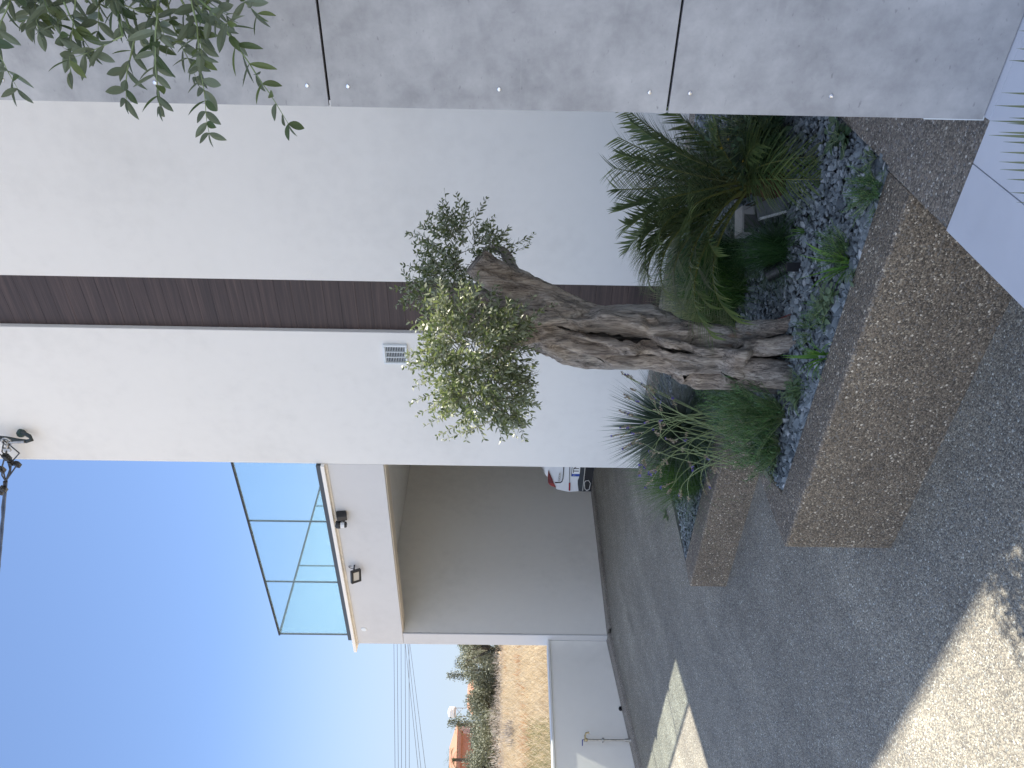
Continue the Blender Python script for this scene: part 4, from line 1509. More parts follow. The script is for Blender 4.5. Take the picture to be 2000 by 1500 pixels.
for (u, v) in TIPS:
    D = lr.uniform(4.35, 5.0)
    tip = W(u, v, D)
    a = lr.uniform(0, 6.28)
    p0 = lb + RH * lr.uniform(-0.24, 0.12) + Vector((math.cos(a) * 0.12, math.sin(a) * 0.12, 0.02))
    ctl = p0.lerp(tip, 0.45) + Vector((0, 0, 0.12 + 0.14 * lr.random())) + RH * lr.gauss(0, 0.05) + (RH * 0.04 if u > 640 else RH * 0.05)
    pts = [p0 * (1 - t) ** 2 + ctl * (2 * t * (1 - t)) + tip * t * t for t in [i / 9 for i in range(10)]]
    b = MB()
    b.tube(pts, [0.0030 * (1 - 0.4 * i / 9) for i in range(10)], 4, 0)
    dd = (pts[-1] - pts[-2]).normalized()
    for br in range(lr.randint(1, 3)):
        dv = (dd + Vector((lr.gauss(0, .35), lr.gauss(0, .35), lr.gauss(0, .25)))).normalized()
        q0 = pts[-1] if br == 0 else pts[-2].lerp(pts[-1], lr.random())
        L = lr.uniform(0.05, 0.09)
        b.tube([q0, q0 + dv * L], 0.0016, 4, 0)
        for k in range(9):
            t = 0.25 + 0.75 * k / 9
            for j in range(3):
                o_ = (Vector((lr.gauss(0, 1), lr.gauss(0, 1), lr.gauss(0, 1))) + dv).normalized()
                b.leaf(q0 + dv * L * t, o_, UPV, 0.014, 0.008, 1)
        if lr.random() < 0.55:
            for j in range(7):
                o_ = (Vector((lr.gauss(0, 1), lr.gauss(0, 1), lr.gauss(0, 1))) + dv * 0.6).normalized()
                b.leaf(q0 + dv * L, o_, UPV, 0.016, 0.012, 2)
    b.build('flower_stem', [M['stem_green'], M['lav_head'], M['lav_blue']], lav)
# weed in the driveway joint
wp = onz(492, 1306, -0.2)
wp = onz(492, 1306, gz(wp.y))
weed('leafy_weed', 'small lone weed growing at the driveway edge beyond the rear planter', 'weed', wp, 12, 0.07, 0.09, M['needle'], 0.03, 0.012)
for (u, v, lab) in ((760, 1420, 'low grey green ground herb behind the olive trunk in the rear gravel'), (600, 1400, 'low grey green herb beneath the lavender stems')):
    needles('ground_herb', lab, 'herb', bed(u, v), 40, 0.09, 0.13, M['lav_grey'], 0.02, 0.003)

# ------------------------------------------------------------------ garden fittings
# cylindrical spike spotlight
gpos = bed(978, 1562)
gs = thing('garden_spotlight', 'black cylindrical garden spotlight tilted upwards on a spike in the slate gravel', 'spotlight', gpos)
tl = W(985, 1500, 3.72)
axis = (W(960, 1496, 3.75) - W(984, 1548, 3.70)).normalized()
cb = W(984, 1545, 3.70)
mb = MB()
mb.lathe(cb, [(0.020, -0.012), (0.036, 0), (0.036, 0.055), (0.033, 0.058), (0.036, 0.062), (0.036, 0.125), (0.032, 0.125), (0.030, 0.112)], 22, axis)
mb.build('housing', M['black'], gs, smooth=False)
mb = MB()
mb.lathe(cb, [(0.030, 0.108), (0.030, 0.112)], 20, axis)
mb.build('lens', m_plain('spot_lens', (0.2, 0.22, 0.24), 0.1), gs)
mb = MB()
mb.tube([gpos + Vector((0, 0, -0.03)), gpos + Vector((0, 0, 0.02)), cb - axis * 0.005], [0.014, 0.016, 0.013], 10)
mb.obox(gpos + Vector((0, 0, 0.03)), RH * 0.02, FH * 0.008, UPV * 0.03)
mb.build('spike', M['black'], gs)
mb = MB()
mb.tube([cb, cb + RH * 0.05 + UPV * -0.01, gpos + RH * 0.10 + UPV * 0.03, gpos + RH * 0.08 - FH * 0.03 + UPV * 0.005], 0.004, 6)
mb.build('wire', M['black'], gs)
# square metal luminaire / box with a pale edge
b0 = bed(1085, 1548)
bx = thing('metal_garden_box', 'open grey sheet metal box with a pale edge beside the palm', 'metal box', b0)
mg = m_plain('grey_sheet_metal', (0.20, 0.205, 0.215), 0.5, 0.3, 0.1, 20)
mpale = m_plain('pale_edge_strip', (0.45, 0.46, 0.46), 0.5)
e0, e1 = W(1089, 1546, 3.70), W(1072, 1483, 3.74)
up = (e1 - e0)
mb = MB()
mb.obox((e0 + e1) / 2, RH * 0.006, FH * 0.014, up * 0.5)
mb.build('edge_strip', mpale, bx)
q0, q1 = e0 + FH * 0.02, e1 + FH * 0.02
mb = MB()
side = RH * 0.13 + FH * 0.05
mb.add([q0, q0 + side, q1 + side, q1, q0 + FH * 0.008, q0 + side + FH * .008, q1 + side + FH * .008, q1 + FH * .008], [(0, 1, 2, 3), (7, 6, 5, 4), (0, 4, 5, 1), (2, 6, 7, 3), (1, 5, 6, 2), (0, 3, 7, 4)])
mb.build('side_panel', mg, bx)
mb = MB()
t0 = W(1058, 1444, 3.86)
mb.obox(t0 + RH * 0.02, RH * 0.07, FH * 0.06, UPV * 0.005)
mb.obox(t0 + RH * -0.045 - UPV * 0.02, RH * 0.004, FH * 0.06, UPV * 0.025)
mb.obox(t0 + RH * 0.07 - UPV * 0.03 - FH * 0.05, RH * 0.02, FH * 0.004, UPV * 0.03)
mb.build('top_plate', m_plain('brushed_plate', (0.34, 0.345, 0.35), 0.45, 0.4, 0.1, 30), bx)
mb = MB()
mb.obox(t0 + RH * 0.05 - UPV * 0.07 + FH * 0.03, RH * 0.05, FH * 0.008, UPV * 0.06)
mb.build('back_panel', mg, bx)

# ------------------------------------------------------------------ parked car
CX, CY, CZ = -6.235, 7.03, -0.14
car = thing('parked_car', 'white car parked in the carport, rear corner showing past the white wall', 'car', (CX, CY, CZ))
white = NT('white_car_paint')
white.col((0.70, 0.72, 0.74))
white.bsdf.inputs['Coat Weight'].default_value = 0.6
white = white.set(Roughness=0.3)
dglass = m_plain('dark_car_glass', (0.02, 0.022, 0.025), 0.08)
HW = 0.93
# y, width scale low / mid / shoulder, z bottom, z shoulder, z roof, roof half width
ST = [(0.00, 0.95, 0.97, 0.64, 0.40, 0.91, 0.93, 0.42), (0.03, 0.98, 0.99, 0.66, 0.32, 0.92, 0.94, 0.44), (0.12, 0.99, 1.0, 0.68, 0.28, 0.935, 0.97, 0.46), (0.30, 1.0, 1.0, 0.76, 0.27, 0.97, 1.12, 0.50),
      (0.62, 1.0, 1.0, 0.97, 0.27, 1.02, 1.56, 0.60), (1.2, 1.0, 1.0, 0.97, 0.26, 1.0, 1.63, 0.62), (2.3, 1.0, 1.0, 0.97, 0.26, 0.98, 1.62, 0.62), (2.9, 1.0, 1.0, 0.97, 0.26, 0.97, 1.48, 0.60),
      (3.5, 1.0, 1.0, 0.96, 0.26, 0.97, 1.03, 0.68), (4.1, 0.98, 0.99, 0.9, 0.27, 0.88, 0.92, 0.6), (4.35, 0.93, 0.95, 0.82, 0.3, 0.8, 0.82, 0.5), (4.45, 0.85, 0.87, 0.7, 0.36, 0.7, 0.71, 0.4)]
mb = MB()
NP = 16
for (y, wl, wm, ws, zb, zs, zr, rw) in ST:
    half = [(0, zb), (HW * wl * 0.85, zb), (HW * wl, zb + 0.07), (HW * wm, (zb + zs) * 0.5 - 0.05), (HW * (wm * 0.86 + ws * 0.14), zs - 0.16), (HW * ws, zs), (min(HW * ws * 0.96, lerp(HW * ws, rw, 0.85)), lerp(zs, zr, 0.82)), (rw * 0.8, zr), (0, zr + 0.01)]
    ring = [(CX + x, CY + y, CZ + z) for x, z in half] + [(CX - x, CY + y, CZ + z) for x, z in half[-2:0:-1]]
    NP = len(ring)
    mb.v.extend(ring)
for i in range(len(ST) - 1):
    for k in range(NP):
        a, b = i * NP + k, i * NP + (k + 1) % NP
        mb.f.append([a, b, b + NP, a + NP])
        kk = k if k < 8 else NP - 1 - k
        mb.m.append(1 if (kk == 5 and 3 <= i <= 7) or (kk in (6, 7) and i in (3, 7)) else 0)
mb.f.append(list(range(NP - 1, -1, -1)))
mb.m.append(0)
mb.f.append([(len(ST) - 1) * NP + k for k in range(NP)])
mb.m.append(0)
body = mb.build('body', [white, dglass], car, smooth=True)


def plate_poly(uv, y, th, mirror=True):
    b = MB()
    P = [ony(u, v, y) for u, v in uv]
    for sg in ((1, -1) if mirror else (1,)):
        Q = [(p.x if sg == 1 else 2 * CX - p.x, p.z) for p in P]
        if sg == 1:
            Q = Q[::-1]
        n = len(Q)
        b.add([(x, y, z) for x, z in Q] + [(x, y + th, z) for x, z in Q], [tuple(range(n))[::-1], tuple(range(n, 2 * n))] + [(i, (i + 1) % n, n + (i + 1) % n, n + i) for i in range(n)])
    return b


RY = CY - 0.012
redl = m_plain('tail_lamp_red', (0.11, 0.012, 0.016), 0.15)
redb = m_plain('tail_lamp_bright', (0.23, 0.03, 0.03), 0.18)
darkp = m_plain('dark_bumper_plastic', (0.022, 0.028, 0.034), 0.5)
for (mir, nm) in ((1, 'tail_light'),):
    P = [(581, 1071), (562, 1079.5), (556.5, 1081.5), (556.5, 1070.5), (568, 1069.5)]
    base = plate_poly(P, RY, 0.05, False)
    o = base.build(nm, redl, car)
    b = plate_poly([(556.4, 1070.7), (556.4, 1081.5), (547.5, 1086), (550, 1078), (553.5, 1073)], RY + 0.002, 0.05, False)
    b.build('outer_lens', redb, o)
    base = MB()
    bb = plate_poly(P, RY, 0.05, True)
    n = len(bb.v) // 2
    base.v = bb.v[n:]
    base.f = [[i - n for i in f] for f in bb.f[len(bb.f) // 2:]]
    base.m = [0] * len(base.f)
    base.build(nm, redl, car)


def pair(uv, y, th, name, mat):
    """the same part on the left and the right of the car, each its own mesh"""
    full = plate_poly(uv, y, th, True)
    n, k = len(full.v) // 2, len(full.f) // 2
    out = []
    for h in (0, 1):
        q = MB()
        q.v = full.v[h * n:(h + 1) * n]
        q.f = [[i - h * n for i in f] for f in full.f[h * k:(h + 1) * k]]
        q.m = [0] * len(q.f)
        out.append(q.build(name, mat, car))
    return out


def centre(uv, y, th, name, mat):
    """a part running across the whole tail: outline given for the left half, mirrored"""
    P = [ony(u, v, y) for u, v in uv]
    Q = [(p.x, p.z) for p in P] + [(2 * CX - p.x, p.z) for p in P[::-1]]
    n = len(Q)
    q = MB()
    q.add([(x, y, z) for x, z in Q] + [(x, y + th, z) for x, z in Q], [tuple(range(n)), tuple(range(2 * n - 1, n - 1, -1))] + [(i, n + i, n + (i + 1) % n, (i + 1) % n) for i in range(n)])
    return q.build(name, mat, car)


pair([(556, 1111), (556, 1114.2), (542, 1113.8), (541, 1112), (542, 1110.6)], RY, 0.03, 'rear_reflector', m_plain('reflector_red', (0.22, 0.01, 0.02), 0.2))
centre([(566, 1131), (560, 1128.5), (553, 1128.5), (541, 1130), (540, 1140), (566, 1141)], RY - 0.003, 0.03, 'bumper_insert', darkp)
centre([(540, 1138.6), (540, 1155), (565, 1158)], RY, 0.04, 'bumper_lower', M['blackmatt'])
centre([(541, 1137.2), (541, 1138.6)], RY - 0.006, 0.012, 'chrome_strip', m_plain('satin_trim', (0.45, 0.45, 0.43), 0.35, 0.6))
for ex, inn in zip(pair([(561, 1143), (562, 1150), (556, 1154), (544, 1151.5), (541, 1146), (545, 1141.5), (557, 1140.5)], RY - 0.01, 0.05, 'exhaust_tip', M['chrome']),
                   pair([(559.5, 1144), (560, 1149.5), (555.5, 1152.5), (545, 1150.3), (542.8, 1146), (546, 1142.8), (556, 1142)], RY - 0.013, 0.02, 'opening', M['blackmatt'])):
    inn.parent = ex
pair([(590, 1100.6), (565, 1098.8), (559, 1097), (557, 1094), (557, 1084), (556.4, 1084), (556.4, 1094.4), (558.5, 1098), (565, 1100.0), (590, 1102)], RY, 0.02, 'shut_line', M['blackmatt'])
pair([(590, 1112.0), (556, 1111.4), (556, 1112.0), (590, 1113.4)], RY, 0.02, 'bumper_seam', m_plain('seam', (0.12, 0.12, 0.12), 0.6))
# number plate
p0, p1 = ony(571.5, 1116.5, RY), ony(571.5, 1131.5, RY)
PW = 0.50
pz0, pz1, px0 = p1.z, p0.z, p0.x
mb = MB()
mb.box(px0 - 0.006, px0 + PW + 0.006, RY - 0.012, RY, pz0 - 0.006, pz1 + 0.006)
npl = mb.build('number_plate', M['black'], car)
mb = MB()
mb.box(px0 + 0.042, px0 + PW, RY - 0.015, RY - 0.0125, pz0, pz1)
mb.build('plate_face', m_plain('plate_white', (0.72, 0.73, 0.73), 0.4), npl)
mb = MB()
mb.box(px0, px0 + 0.0415, RY - 0.015, RY - 0.0125, pz0, pz1)
mb.build('blue_band', m_plain('plate_blue', (0.015, 0.06, 0.33), 0.4), npl)
mb = MB()
for k in range(12):
    a = k * PI / 6
    mb.lathe((px0 + 0.021 + 0.011 * math.cos(a), RY - 0.0152, pz1 - 0.03 + 0.011 * math.sin(a)), [(0.0022, 0), (0.002, 0.0006)], 5, Vector((0, -1, 0)))
mb.build('star_ring', m_plain('plate_star', (0.6, 0.6, 0.35), 0.5), npl)


def lettering(text, name, parent, x, y, z, size, mat, depth=0.002, shear=0.0):
    cu = bpy.data.curves.new('t', 'FONT')
    cu.body = text
    cu.size = size
    cu.extrude = depth
    cu.shear = shear
    to = bpy.data.objects.new('t', cu)
    COL.objects.link(to)
    dg = bpy.context.evaluated_depsgraph_get()
    me = bpy.data.meshes.new_from_object(to.evaluated_get(dg))
    bpy.data.objects.remove(to)
    bpy.data.curves.remove(cu)
    b = MB()
    b.add([(x + q.co.x, y - q.co.z, z + q.co.y) for q in me.vertices], [tuple(p.vertices) for p in me.polygons])
    bpy.data.meshes.remove(me)
    return b.build(name, mat, parent)


lettering('TM', 'lettering', npl, px0 + 0.06, RY - 0.016, pz0 + 0.014, 0.105, M['black'])
lp = ony(580, 1095.5, RY)
lp2 = ony(558.5, 1095.5, RY)
lettering('TUCSON', 'lettering', car, lp2.x + 0.01, RY - 0.004, lp.z, 0.038, M['steel'], 0.002)
for (x, y) in ((-0.80, 0.75), (0.80, 0.75), (-0.80, 3.55), (0.80, 3.55)):
    mb = MB()
    sg = 1 if x > 0 else -1
    mb.lathe((CX + x - sg * 0.11, CY + y, CZ + 0.345), [(0.27, 0), (0.335, 0.01), (0.345, 0.04), (0.345, 0.18), (0.335, 0.21), (0.25, 0.22)], 28, Vector((sg, 0, 0)))
    wl = mb.build('wheel', m_plain('tyre', (0.02, 0.02, 0.021), 0.85) if x < 0 and y < 1 else bpy.data.materials['tyre'], car)
    mb = MB()
    mb.lathe((CX + x + sg * 0.075, CY + y, CZ + 0.345), [(0.24, 0), (0.25, 0.03), (0.2, 0.035), (0.06, 0.02), (0.04, 0.036)], 20, Vector((sg, 0, 0)))
    mb.build('rim', M['steel'], wl)

# ------------------------------------------------------------------ the field, trees and houses beyond
br = random.Random(77)
M['straw'] = m_leaf('dry_straw', (0.34, 0.275, 0.18), (0.66, 0.58, 0.44), None, 0.25, 0.8)
M['straw_green'] = m_leaf('half_green_weed', (0.15, 0.16, 0.08), (0.32, 0.30, 0.17), None, 0.25, 0.8)
M['rust_weed'] = m_leaf('rusty_weed', (0.36, 0.19, 0.10), (0.48, 0.29, 0.16), None, 0.2, 0.8)
M['thorn'] = m_leaf('grey_thorn', (0.30, 0.27, 0.24), (0.46, 0.42, 0.38), None, 0.15, 0.9)
M['bg_olive'] = m_leaf('far_olive_leaf', (0.075, 0.09, 0.055), (0.20, 0.215, 0.14), (0.22, 0.235, 0.17), 0.2, 0.6)
M['bg_bark'] = m_plain('far_bark', (0.075, 0.065, 0.055), 0.9, var=0.3, vscale=6)


def at_dist(u, dist):
    r = ray(u, 980)
    r = Vector((r.x, r.y, 0)).normalized() * dist
    return r.x, r.y


grs = MB()
for i in range(23000):
    dist = 11.5 + 48 * br.random() ** 1.9
    u = br.uniform(-70, 285)
    x, y = at_dist(u, dist)
    if x > -9.3:
        continue
    nv = noise.noise(Vector((x * 0.30, y * 0.30, 7)))
    z = field_z(x, y)
    h = br.uniform(0.10, 0.34) * (1 + 0.5 * nv) * (0.75 + dist / 70)
    mi = 0
    if dist < 19 and u < 90 and br.random() < 0.5:
        mi = 1
    elif nv > 0.36 and br.random() < 0.35:
        mi = 2
    a = br.uniform(0, 6.28)
    w = 0.006 + 0.0006 * dist
    grs.blade((x, y, z - 0.02), (math.cos(a) * 0.6, math.sin(a) * 0.6, 1), h, w, 0.7, 2, mi, side=RH)
tag(grs.build('dry_grass', [M['straw'], M['straw_green'], M['rust_weed']]), 'pale straw coloured dry grass on the field behind the wall', 'grass', kind='stuff')

bgrp = 'grey thorny bushes at the far edge of the field'
for (u, dist, R_, H_, lab) in ((205, 50, 1.5, 0.75, 'grey dry thorny bush below the dark tree trunk, nearest the house'), (150, 53, 1.2, 0.6, 'small grey dry thorny bush midway along the field edge'),
                              (100, 50, 1.7, 0.85, 'wide grey dry thorny bush left of the middle of the field edge'), (50, 47, 1.6, 0.8, 'grey dry thorny bush among straw, second from the left'), (96, 51, 1.2, 1.0, 'taller grey dry thorny bush below the water tank'), (12, 44, 1.4, 0.9, 'grey dry thorny bush at the far left picture edge'),
                              (70, 30, 0.5, 0.35, 'small grey dry thorny bush in the middle of the straw')):
    x, y = at_dist(u, dist)
    p = Vector((x, y, field_z(x, y)))
    b = MB()
    for _ in range(520):
        d = Vector((br.gauss(0, 1), br.gauss(0, 1), abs(br.gauss(0, 0.9)) + 0.1)).normalized()
        s = br.random() ** 0.5
        q = p + Vector((d.x * R_ * s, d.y * R_ * s, d.z * H_ * s))
        e = (d + Vector((br.gauss(0, .6), br.gauss(0, .6), br.gauss(0, .5)))).normalized()
        b.blade(q, e, br.uniform(0.15, 0.4), 0.03, 0.1, 2, 0)
    tag(b.build('thorn_bush', M['thorn'], loc=p), lab, 'bush', bgrp)


def bgtree(u, dist, H, R_, n, label, name='olive_tree', lean=0.0, leaf=0.15):
    x, y = at_dist(u, dist)
    p = Vector((x, y, field_z(x, y)))
    t = thing(name, label, 'tree', p, 'dark olive trees behind the dry field')
    b = MB()
    k0 = p + Vector((0, 0, H * 0.22))
    b.tube([p + Vector((0, 0, -0.2)), p + Vector((0.05, 0.03, H * 0.1)), k0], [0.24, 0.2, 0.17], 9)
    lobes = []
    for k in range(9):
        a = k * 2 * PI / 9 * 2.4 + br.uniform(-.4, .4)
        rr = R_ * br.uniform(0.25, 0.78)
        c = p + Vector((math.cos(a) * rr, math.sin(a) * rr, H * br.uniform(0.17, 0.82)))
        lobes.append((c, R_ * br.uniform(0.34, 0.52)))
        mid = k0.lerp(c, 0.55) + Vector((br.gauss(0, .12), br.gauss(0, .12), -0.05))
        b.tube([k0, mid, c], [0.12, 0.075, 0.025], 6)
    b.build('trunk', M['bg_bark'], t, smooth=True)
    b = MB()
    for i in range(n):
        c, r = br.choice(lobes)
        q = Vector((br.gauss(0, 1), br.gauss(0, 1), br.gauss(0, 0.85)))
        q = q.normalized() * r * (br.random() ** 0.45) * br.uniform(0.8, 1.15)
        s = br.uniform(0.6, 1.3) * leaf
        d = (q.normalized() + Vector((br.gauss(0, .7), br.gauss(0, .7), br.gauss(0, .6)))).normalized()
        b.leaf(c + q, d, Vector((br.gauss(0, 1), br.gauss(0, 1), 1)), s, s * 0.42, 0, 0.1)
    b.build('crown', M['bg_olive'], t)
    return t


bgtree(232, 57, 3.5, 1.75, 5200, 'dark olive tree directly beside the house edge, its crown cut off by the column')
bgtree(193, 60, 3.3, 1.75, 5200, 'olive tree with dark forked limbs showing, second from the house')
bgtree(150, 61, 2.85, 1.8, 5200, 'lighter green round olive tree in the middle of the row')
bgtree(108, 60, 2.9, 1.8, 5000, 'dark olive tree standing below the white water tank')
bgtree(66, 58, 2.95, 1.8, 5000, 'dark olive tree in front of the low red brick wall')
bgtree(30, 56, 2.45, 1.7, 5000, 'low olive tree below the balcony parapet of the brown roofed house')
bgtree(-5, 54, 2.8, 1.7, 4200, 'pale green olive tree at the left picture edge')
for (u, d, h, lab) in ((88, 62, 3.9, 'tall thin sparse young tree rising before the red roof'), (180, 63, 4.2, 'slender sparse sapling rising above the olive row beside the aerials')):
    x, y = at_dist(u, d)
    p = Vector((x, y, field_z(x, y)))
    t = thing('young_tree', lab, 'tree', p)
    b = MB()
    b.tube([p, p + Vector((0.1, 0, h * .6)), p + Vector((0.05, 0.1, h))], [0.06, 0.04, 0.015], 6)
    b.build('trunk', M['bg_bark'], t)
    b = MB()
    for i in range(900):
        z = br.uniform(0.5, 1.02)
        rr = 0.75 * (1.15 - z) + 0.1
        q = p + Vector((br.gauss(0, rr * 0.6), br.gauss(0, rr * 0.6), h * z))
        b.leaf(q, Vector((br.gauss(0, 1), br.gauss(0, 1), br.gauss(0, 1))), UPV, 0.14, 0.06)
    b.build('crown', M['bg_olive'], t)

# houses behind the trees
rooft = NT('terracotta_tiles')
co = rooft.coord()
wv = rooft.node('ShaderNodeTexWave', wave_type='BANDS', bands_direction='X')
wv.inputs['Scale'].default_value = 1.6
rooft.link(co, wv.inputs[0])
rooft.col(rooft.mix(rooft.noise(co, 1.5, 4), rooft.ramp(wv.outputs[0], [(0.2, (0.34, 0.13, 0.075)), (0.8, (0.55, 0.25, 0.16))]), (0.40, 0.20, 0.13)))
M['tiles'] = rooft.set(Roughness=0.85)
M['pale'] = m_plain('pale_house_wall', (0.62, 0.57, 0.48), 0.9, var=0.06, vscale=1)
M['pinkw'] = m_plain('pink_house_wall', (0.62, 0.42, 0.34), 0.9, var=0.08, vscale=1)
M['brick'] = m_plain('red_brown_wall', (0.36, 0.17, 0.12), 0.9, var=0.15, vscale=2)
M['bwin'] = m_plain('dark_window', (0.05, 0.055, 0.06), 0.15)


def far_house(name, label, u0, u1, dist, vtop, veave, vbase, wall, depth=7.0, flat=False, windows=3, ridge=0.35):
    d0 = dist
    xm, ym = at_dist((u0 + u1) / 2, dist)
    org = Vector((xm, ym, 0))
    fwd = Vector((xm, ym, 0)).normalized()
    rgt = fwd.cross(UPV)
    wid = (u1 - u0) / F * dist * 1.0
    zf = lambda v: CAMZ - (v - 974) / F * dist
    ze, zt, zb = zf(veave), zf(vtop), zf(vbase)
    t = thing(name, label, 'house', org + Vector((0, 0, zb)))
    b = MB()

    def P(s, w, z):
        q = org + rgt * s + fwd * w
        return (q.x, q.y, z)
    hw = wid / 2
    b.add([P(-hw, 0, zb), P(hw, 0, zb), P(hw, depth, zb), P(-hw, depth, zb), P(-hw, 0, ze), P(hw, 0, ze), P(hw, depth, ze), P(-hw, depth, ze)],
          [(0, 1, 5, 4), (1, 2, 6, 5), (2, 3, 7, 6), (3, 0, 4, 7), (4, 5, 6, 7)])
    b.build('wall', wall, t)
    b = MB()
    o = 0.35
    if flat:
        b.add([P(-hw - o, -o, ze), P(hw + o, -o, ze), P(hw + o, depth + o, ze), P(-hw - o, depth + o, ze), P(-hw - o, -o, zt), P(hw + o, -o, zt), P(hw + o, depth + o, zt), P(-hw - o, depth + o, zt)],
              [(0, 1, 5, 4), (1, 2, 6, 5), (2, 3, 7, 6), (3, 0, 4, 7), (4, 5, 6, 7), (3, 2, 1, 0)])
        b.build('parapet', wall, t)
    else:
        e = ze + 0.02
        r = hw * ridge
        b.add([P(-hw - o, -o, e), P(hw + o, -o, e), P(hw + o, depth + o, e), P(-hw - o, depth + o, e), P(-r, depth / 2, zt), P(r, depth / 2, zt)],
              [(0, 1, 5, 4), (1, 2, 5), (2, 3, 4, 5), (3, 0, 4), (3, 2, 1, 0)])
        b.build('roof', M['tiles'], t)
    for k in range(windows):
        s = -hw + (k + 0.5) * wid / windows
        b = MB()
        zc = (zb + ze) / 2 + 0.3
        q = org + rgt * s - fwd * 0.02
        b.obox((q.x, q.y, zc), rgt * 0.5, fwd * 0.03, UPV * 0.55)
        b.build('window', M['bwin'], t)
    return t, org, rgt, fwd, zf


far_house('far_house', 'low house with a bright red tiled roof seen above the middle of the olive row', 112, 166, 92, 916.5, 930, 972, M['pale'], 8, ridge=0.75)
far_house('far_house', 'house with a broad brown tiled hip roof at the left picture edge', -30, 74, 100, 886, 903.5, 972, M['pinkw'], 10, windows=4, ridge=0.3)
far_house('far_house', 'flat pink terrace wing in front of the brown roofed house', -22, 58, 93, 906.5, 910.5, 972, M['brick'], 4, flat=True, windows=3)
far_house('far_house', 'pale flat roofed house glimpsed between the two olives nearest the column', 205, 232, 95, 915.5, 917.5, 972, M['pale'], 7, flat=True, windows=1)
x, y = at_dist(100, 96)
# water tank on a frame
d0 = 90.0
zf = lambda v, d=90.0: CAMZ - (v - 974) / F * d
x, y = at_dist(108, d0)
wt = thing('water_tank', 'round white rooftop water tank on a metal frame above the olive trees', 'water tank', (x, y, zf(917)))
fr_ = Vector((x, y, 0)).normalized()
rr_ = fr_.cross(UPV)
b = MB()
b.lathe((x, y, zf(897.5)), [(0.42, 0), (0.56, 0.06), (0.58, 0.22), (0.56, 0.3), (0.58, 0.4), (0.55, 0.6), (0.3, 0.72), (0.12, 0.76)], 22)
b.build('tank', m_plain('white_tank', (0.78, 0.78, 0.77), 0.45), wt, smooth=False)
b = MB()
for sx in (-1, 1):
    for sy_ in (-1, 1):
        q = Vector((x, y, 0)) + rr_ * 0.42 * sx + fr_ * 0.42 * sy_
        b.tube([(q.x, q.y, zf(917)), (q.x, q.y, zf(897.5))], 0.035, 6)
    q0 = Vector((x, y, zf(912))) + rr_ * 0.42 * sx - fr_ * 0.42
    q1 = Vector((x, y, zf(899))) - rr_ * 0.42 * sx - fr_ * 0.42
    b.tube([q0, q1], 0.025, 5)
b.obox((x, y, zf(898)), rr_ * 0.52, fr_ * 0.52, UPV * 0.03)
b.build('frame', M['steel'], wt)
for (u, lab) in ((206, 'thin television aerial nearest the house column'), (183, 'thin television aerial on the roof ridge beside a small dish')):
    x, y = at_dist(u - 4, 92)
    zt = zf(895, 92)
    q = Vector((x, y, zt))
    t = thing('aerial', lab, 'aerial', (x, y, zf(920, 92)))
    b = MB()
    b.tube([(x, y, zf(920, 92)), q], 0.028, 5)
    b.build('mast', M['anthracite'], t)
    b = MB()
    b.tube([q - rr_ * 0.3, q + rr_ * 0.5], 0.02, 5)
    for k in range(5):
        c = q + rr_ * (-0.25 + 0.16 * k)
        b.tube([c - UPV * 0.18, c + UPV * 0.18], 0.014, 4)
    b.build('antenna_bars', M['anthracite'], t)
for (u, v, lab) in ((84, 901, 'bushy palm crown between the water tank and the brown roof'), (15, 893, 'ragged palm crown before the brown roof at the left edge')):
    x, y = at_dist(u, 88)
    top = Vector((x, y, zf(v + 3, 88)))
    t = thing('palm_tree', lab, 'palm', (x, y, field_z(x, y)))
    b = MB()
    b.tube([(x, y, field_z(x, y)), top], [0.2, 0.16], 8)
    b.build('trunk', M['bg_bark'], t)
    b = MB()
    for k in range(26):
        a = br.uniform(0, 6.28)
        el = br.uniform(-0.2, 1.3)
        d = Vector((math.cos(a) * math.cos(el), math.sin(a) * math.cos(el), math.sin(el)))
        p = top.copy()
        for s in range(9):
            sd = d.cross(UPV).normalized()
            for sg in (-1, 1):
                b.blade(p, d * 0.7 + sd * sg - UPV * 0.3, 0.42, 0.05, 0.4, 2)
            p = p + d * 0.13
            d = (d + Vector((0, 0, -0.13))).normalized()
    b.build('crown', m_leaf('far_palm', (0.05, 0.09, 0.03), (0.10, 0.15, 0.05), None, 0.2) if u > 50 else bpy.data.materials['far_palm'], t)

# ------------------------------------------------------------------ daylight
ELEV, AZ = rad(62.9), rad(9.5)
sd = Vector((math.sin(AZ) * math.cos(ELEV), math.cos(AZ) * math.cos(ELEV), math.sin(ELEV)))
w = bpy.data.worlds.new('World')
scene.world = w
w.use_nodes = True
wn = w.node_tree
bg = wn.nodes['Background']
sky = wn.nodes.new('ShaderNodeTexSky')
sky.sky_type = 'NISHITA'
sky.sun_disc = False
sky.sun_elevation = ELEV
sky.sun_rotation = AZ
sky.altitude = 50
sky.air_density = 0.6
sky.dust_density = 0.0
sky.ozone_density = 3.0
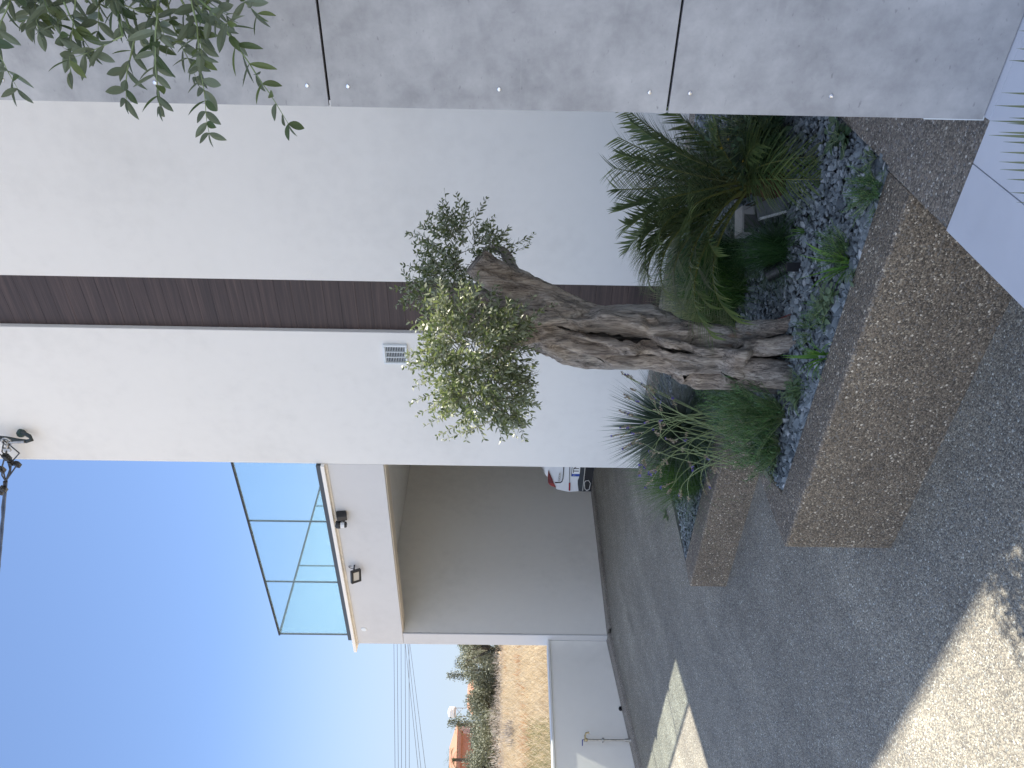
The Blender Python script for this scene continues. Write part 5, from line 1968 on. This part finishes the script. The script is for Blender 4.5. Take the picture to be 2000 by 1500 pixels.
# unseen cloud glow, added behind the camera to fill the shaded fronts
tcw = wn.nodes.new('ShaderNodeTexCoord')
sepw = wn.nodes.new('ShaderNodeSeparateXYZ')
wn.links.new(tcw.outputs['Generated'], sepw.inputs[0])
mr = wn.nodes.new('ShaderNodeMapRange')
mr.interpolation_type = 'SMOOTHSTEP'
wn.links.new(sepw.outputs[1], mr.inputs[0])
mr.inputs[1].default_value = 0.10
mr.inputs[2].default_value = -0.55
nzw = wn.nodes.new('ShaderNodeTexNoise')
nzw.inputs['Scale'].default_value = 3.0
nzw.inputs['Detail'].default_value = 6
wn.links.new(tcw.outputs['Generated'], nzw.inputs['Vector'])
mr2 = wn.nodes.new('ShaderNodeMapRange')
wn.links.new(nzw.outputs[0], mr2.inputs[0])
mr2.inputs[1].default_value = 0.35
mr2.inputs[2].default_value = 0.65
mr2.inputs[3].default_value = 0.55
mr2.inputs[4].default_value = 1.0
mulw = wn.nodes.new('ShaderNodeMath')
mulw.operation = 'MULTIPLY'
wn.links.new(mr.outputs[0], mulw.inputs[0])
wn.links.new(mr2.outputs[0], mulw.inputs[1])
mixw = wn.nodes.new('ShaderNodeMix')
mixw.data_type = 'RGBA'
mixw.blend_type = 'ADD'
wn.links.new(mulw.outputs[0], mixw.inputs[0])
mrh = wn.nodes.new('ShaderNodeMapRange')
mrh.interpolation_type = 'SMOOTHSTEP'
wn.links.new(sepw.outputs[2], mrh.inputs[0])
mrh.inputs[1].default_value = 0.34
mrh.inputs[2].default_value = 0.04
mrh.inputs[3].default_value = 0.07
mrh.inputs[4].default_value = 0.9
mixh = wn.nodes.new('ShaderNodeMix')
mixh.data_type = 'RGBA'
wn.links.new(mrh.outputs[0], mixh.inputs[0])
wn.links.new(sky.outputs[0], mixh.inputs[6])
mixh.inputs[7].default_value = (2.32, 2.68, 3.1, 1)
wn.links.new(mixh.outputs[2], mixw.inputs[6])
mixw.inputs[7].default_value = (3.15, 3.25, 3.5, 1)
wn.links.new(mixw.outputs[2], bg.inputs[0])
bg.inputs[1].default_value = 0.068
sun = bpy.data.lights.new('sun', 'SUN')
sun.energy = 3.0
sun.angle = rad(0.53)
sun.color = (1.0, 0.92, 0.79)
so = bpy.data.objects.new('sun', sun)
so.rotation_euler = sd.to_track_quat('Z', 'Y').to_euler()
COL.objects.link(so)

scene.view_settings.view_transform = 'Standard'
scene.view_settings.look = 'None'
scene.view_settings.gamma = 1
scene.view_settings.exposure = 2.0
scene.cycles.max_bounces = 8
scene.cycles.transparent_max_bounces = 16

cam = bpy.data.cameras.new('camera')
cam.sensor_fit = 'HORIZONTAL'
cam.sensor_width = 36
cam.lens = F * 36 / 2000
cam.clip_start = 0.05
cam.clip_end = 3000
co_ = bpy.data.objects.new('camera', cam)
m = Matrix((DN, RT, -FW)).transposed().to_4x4()
m.translation = CAM
co_.matrix_world = m
COL.objects.link(co_)
scene.camera = co_
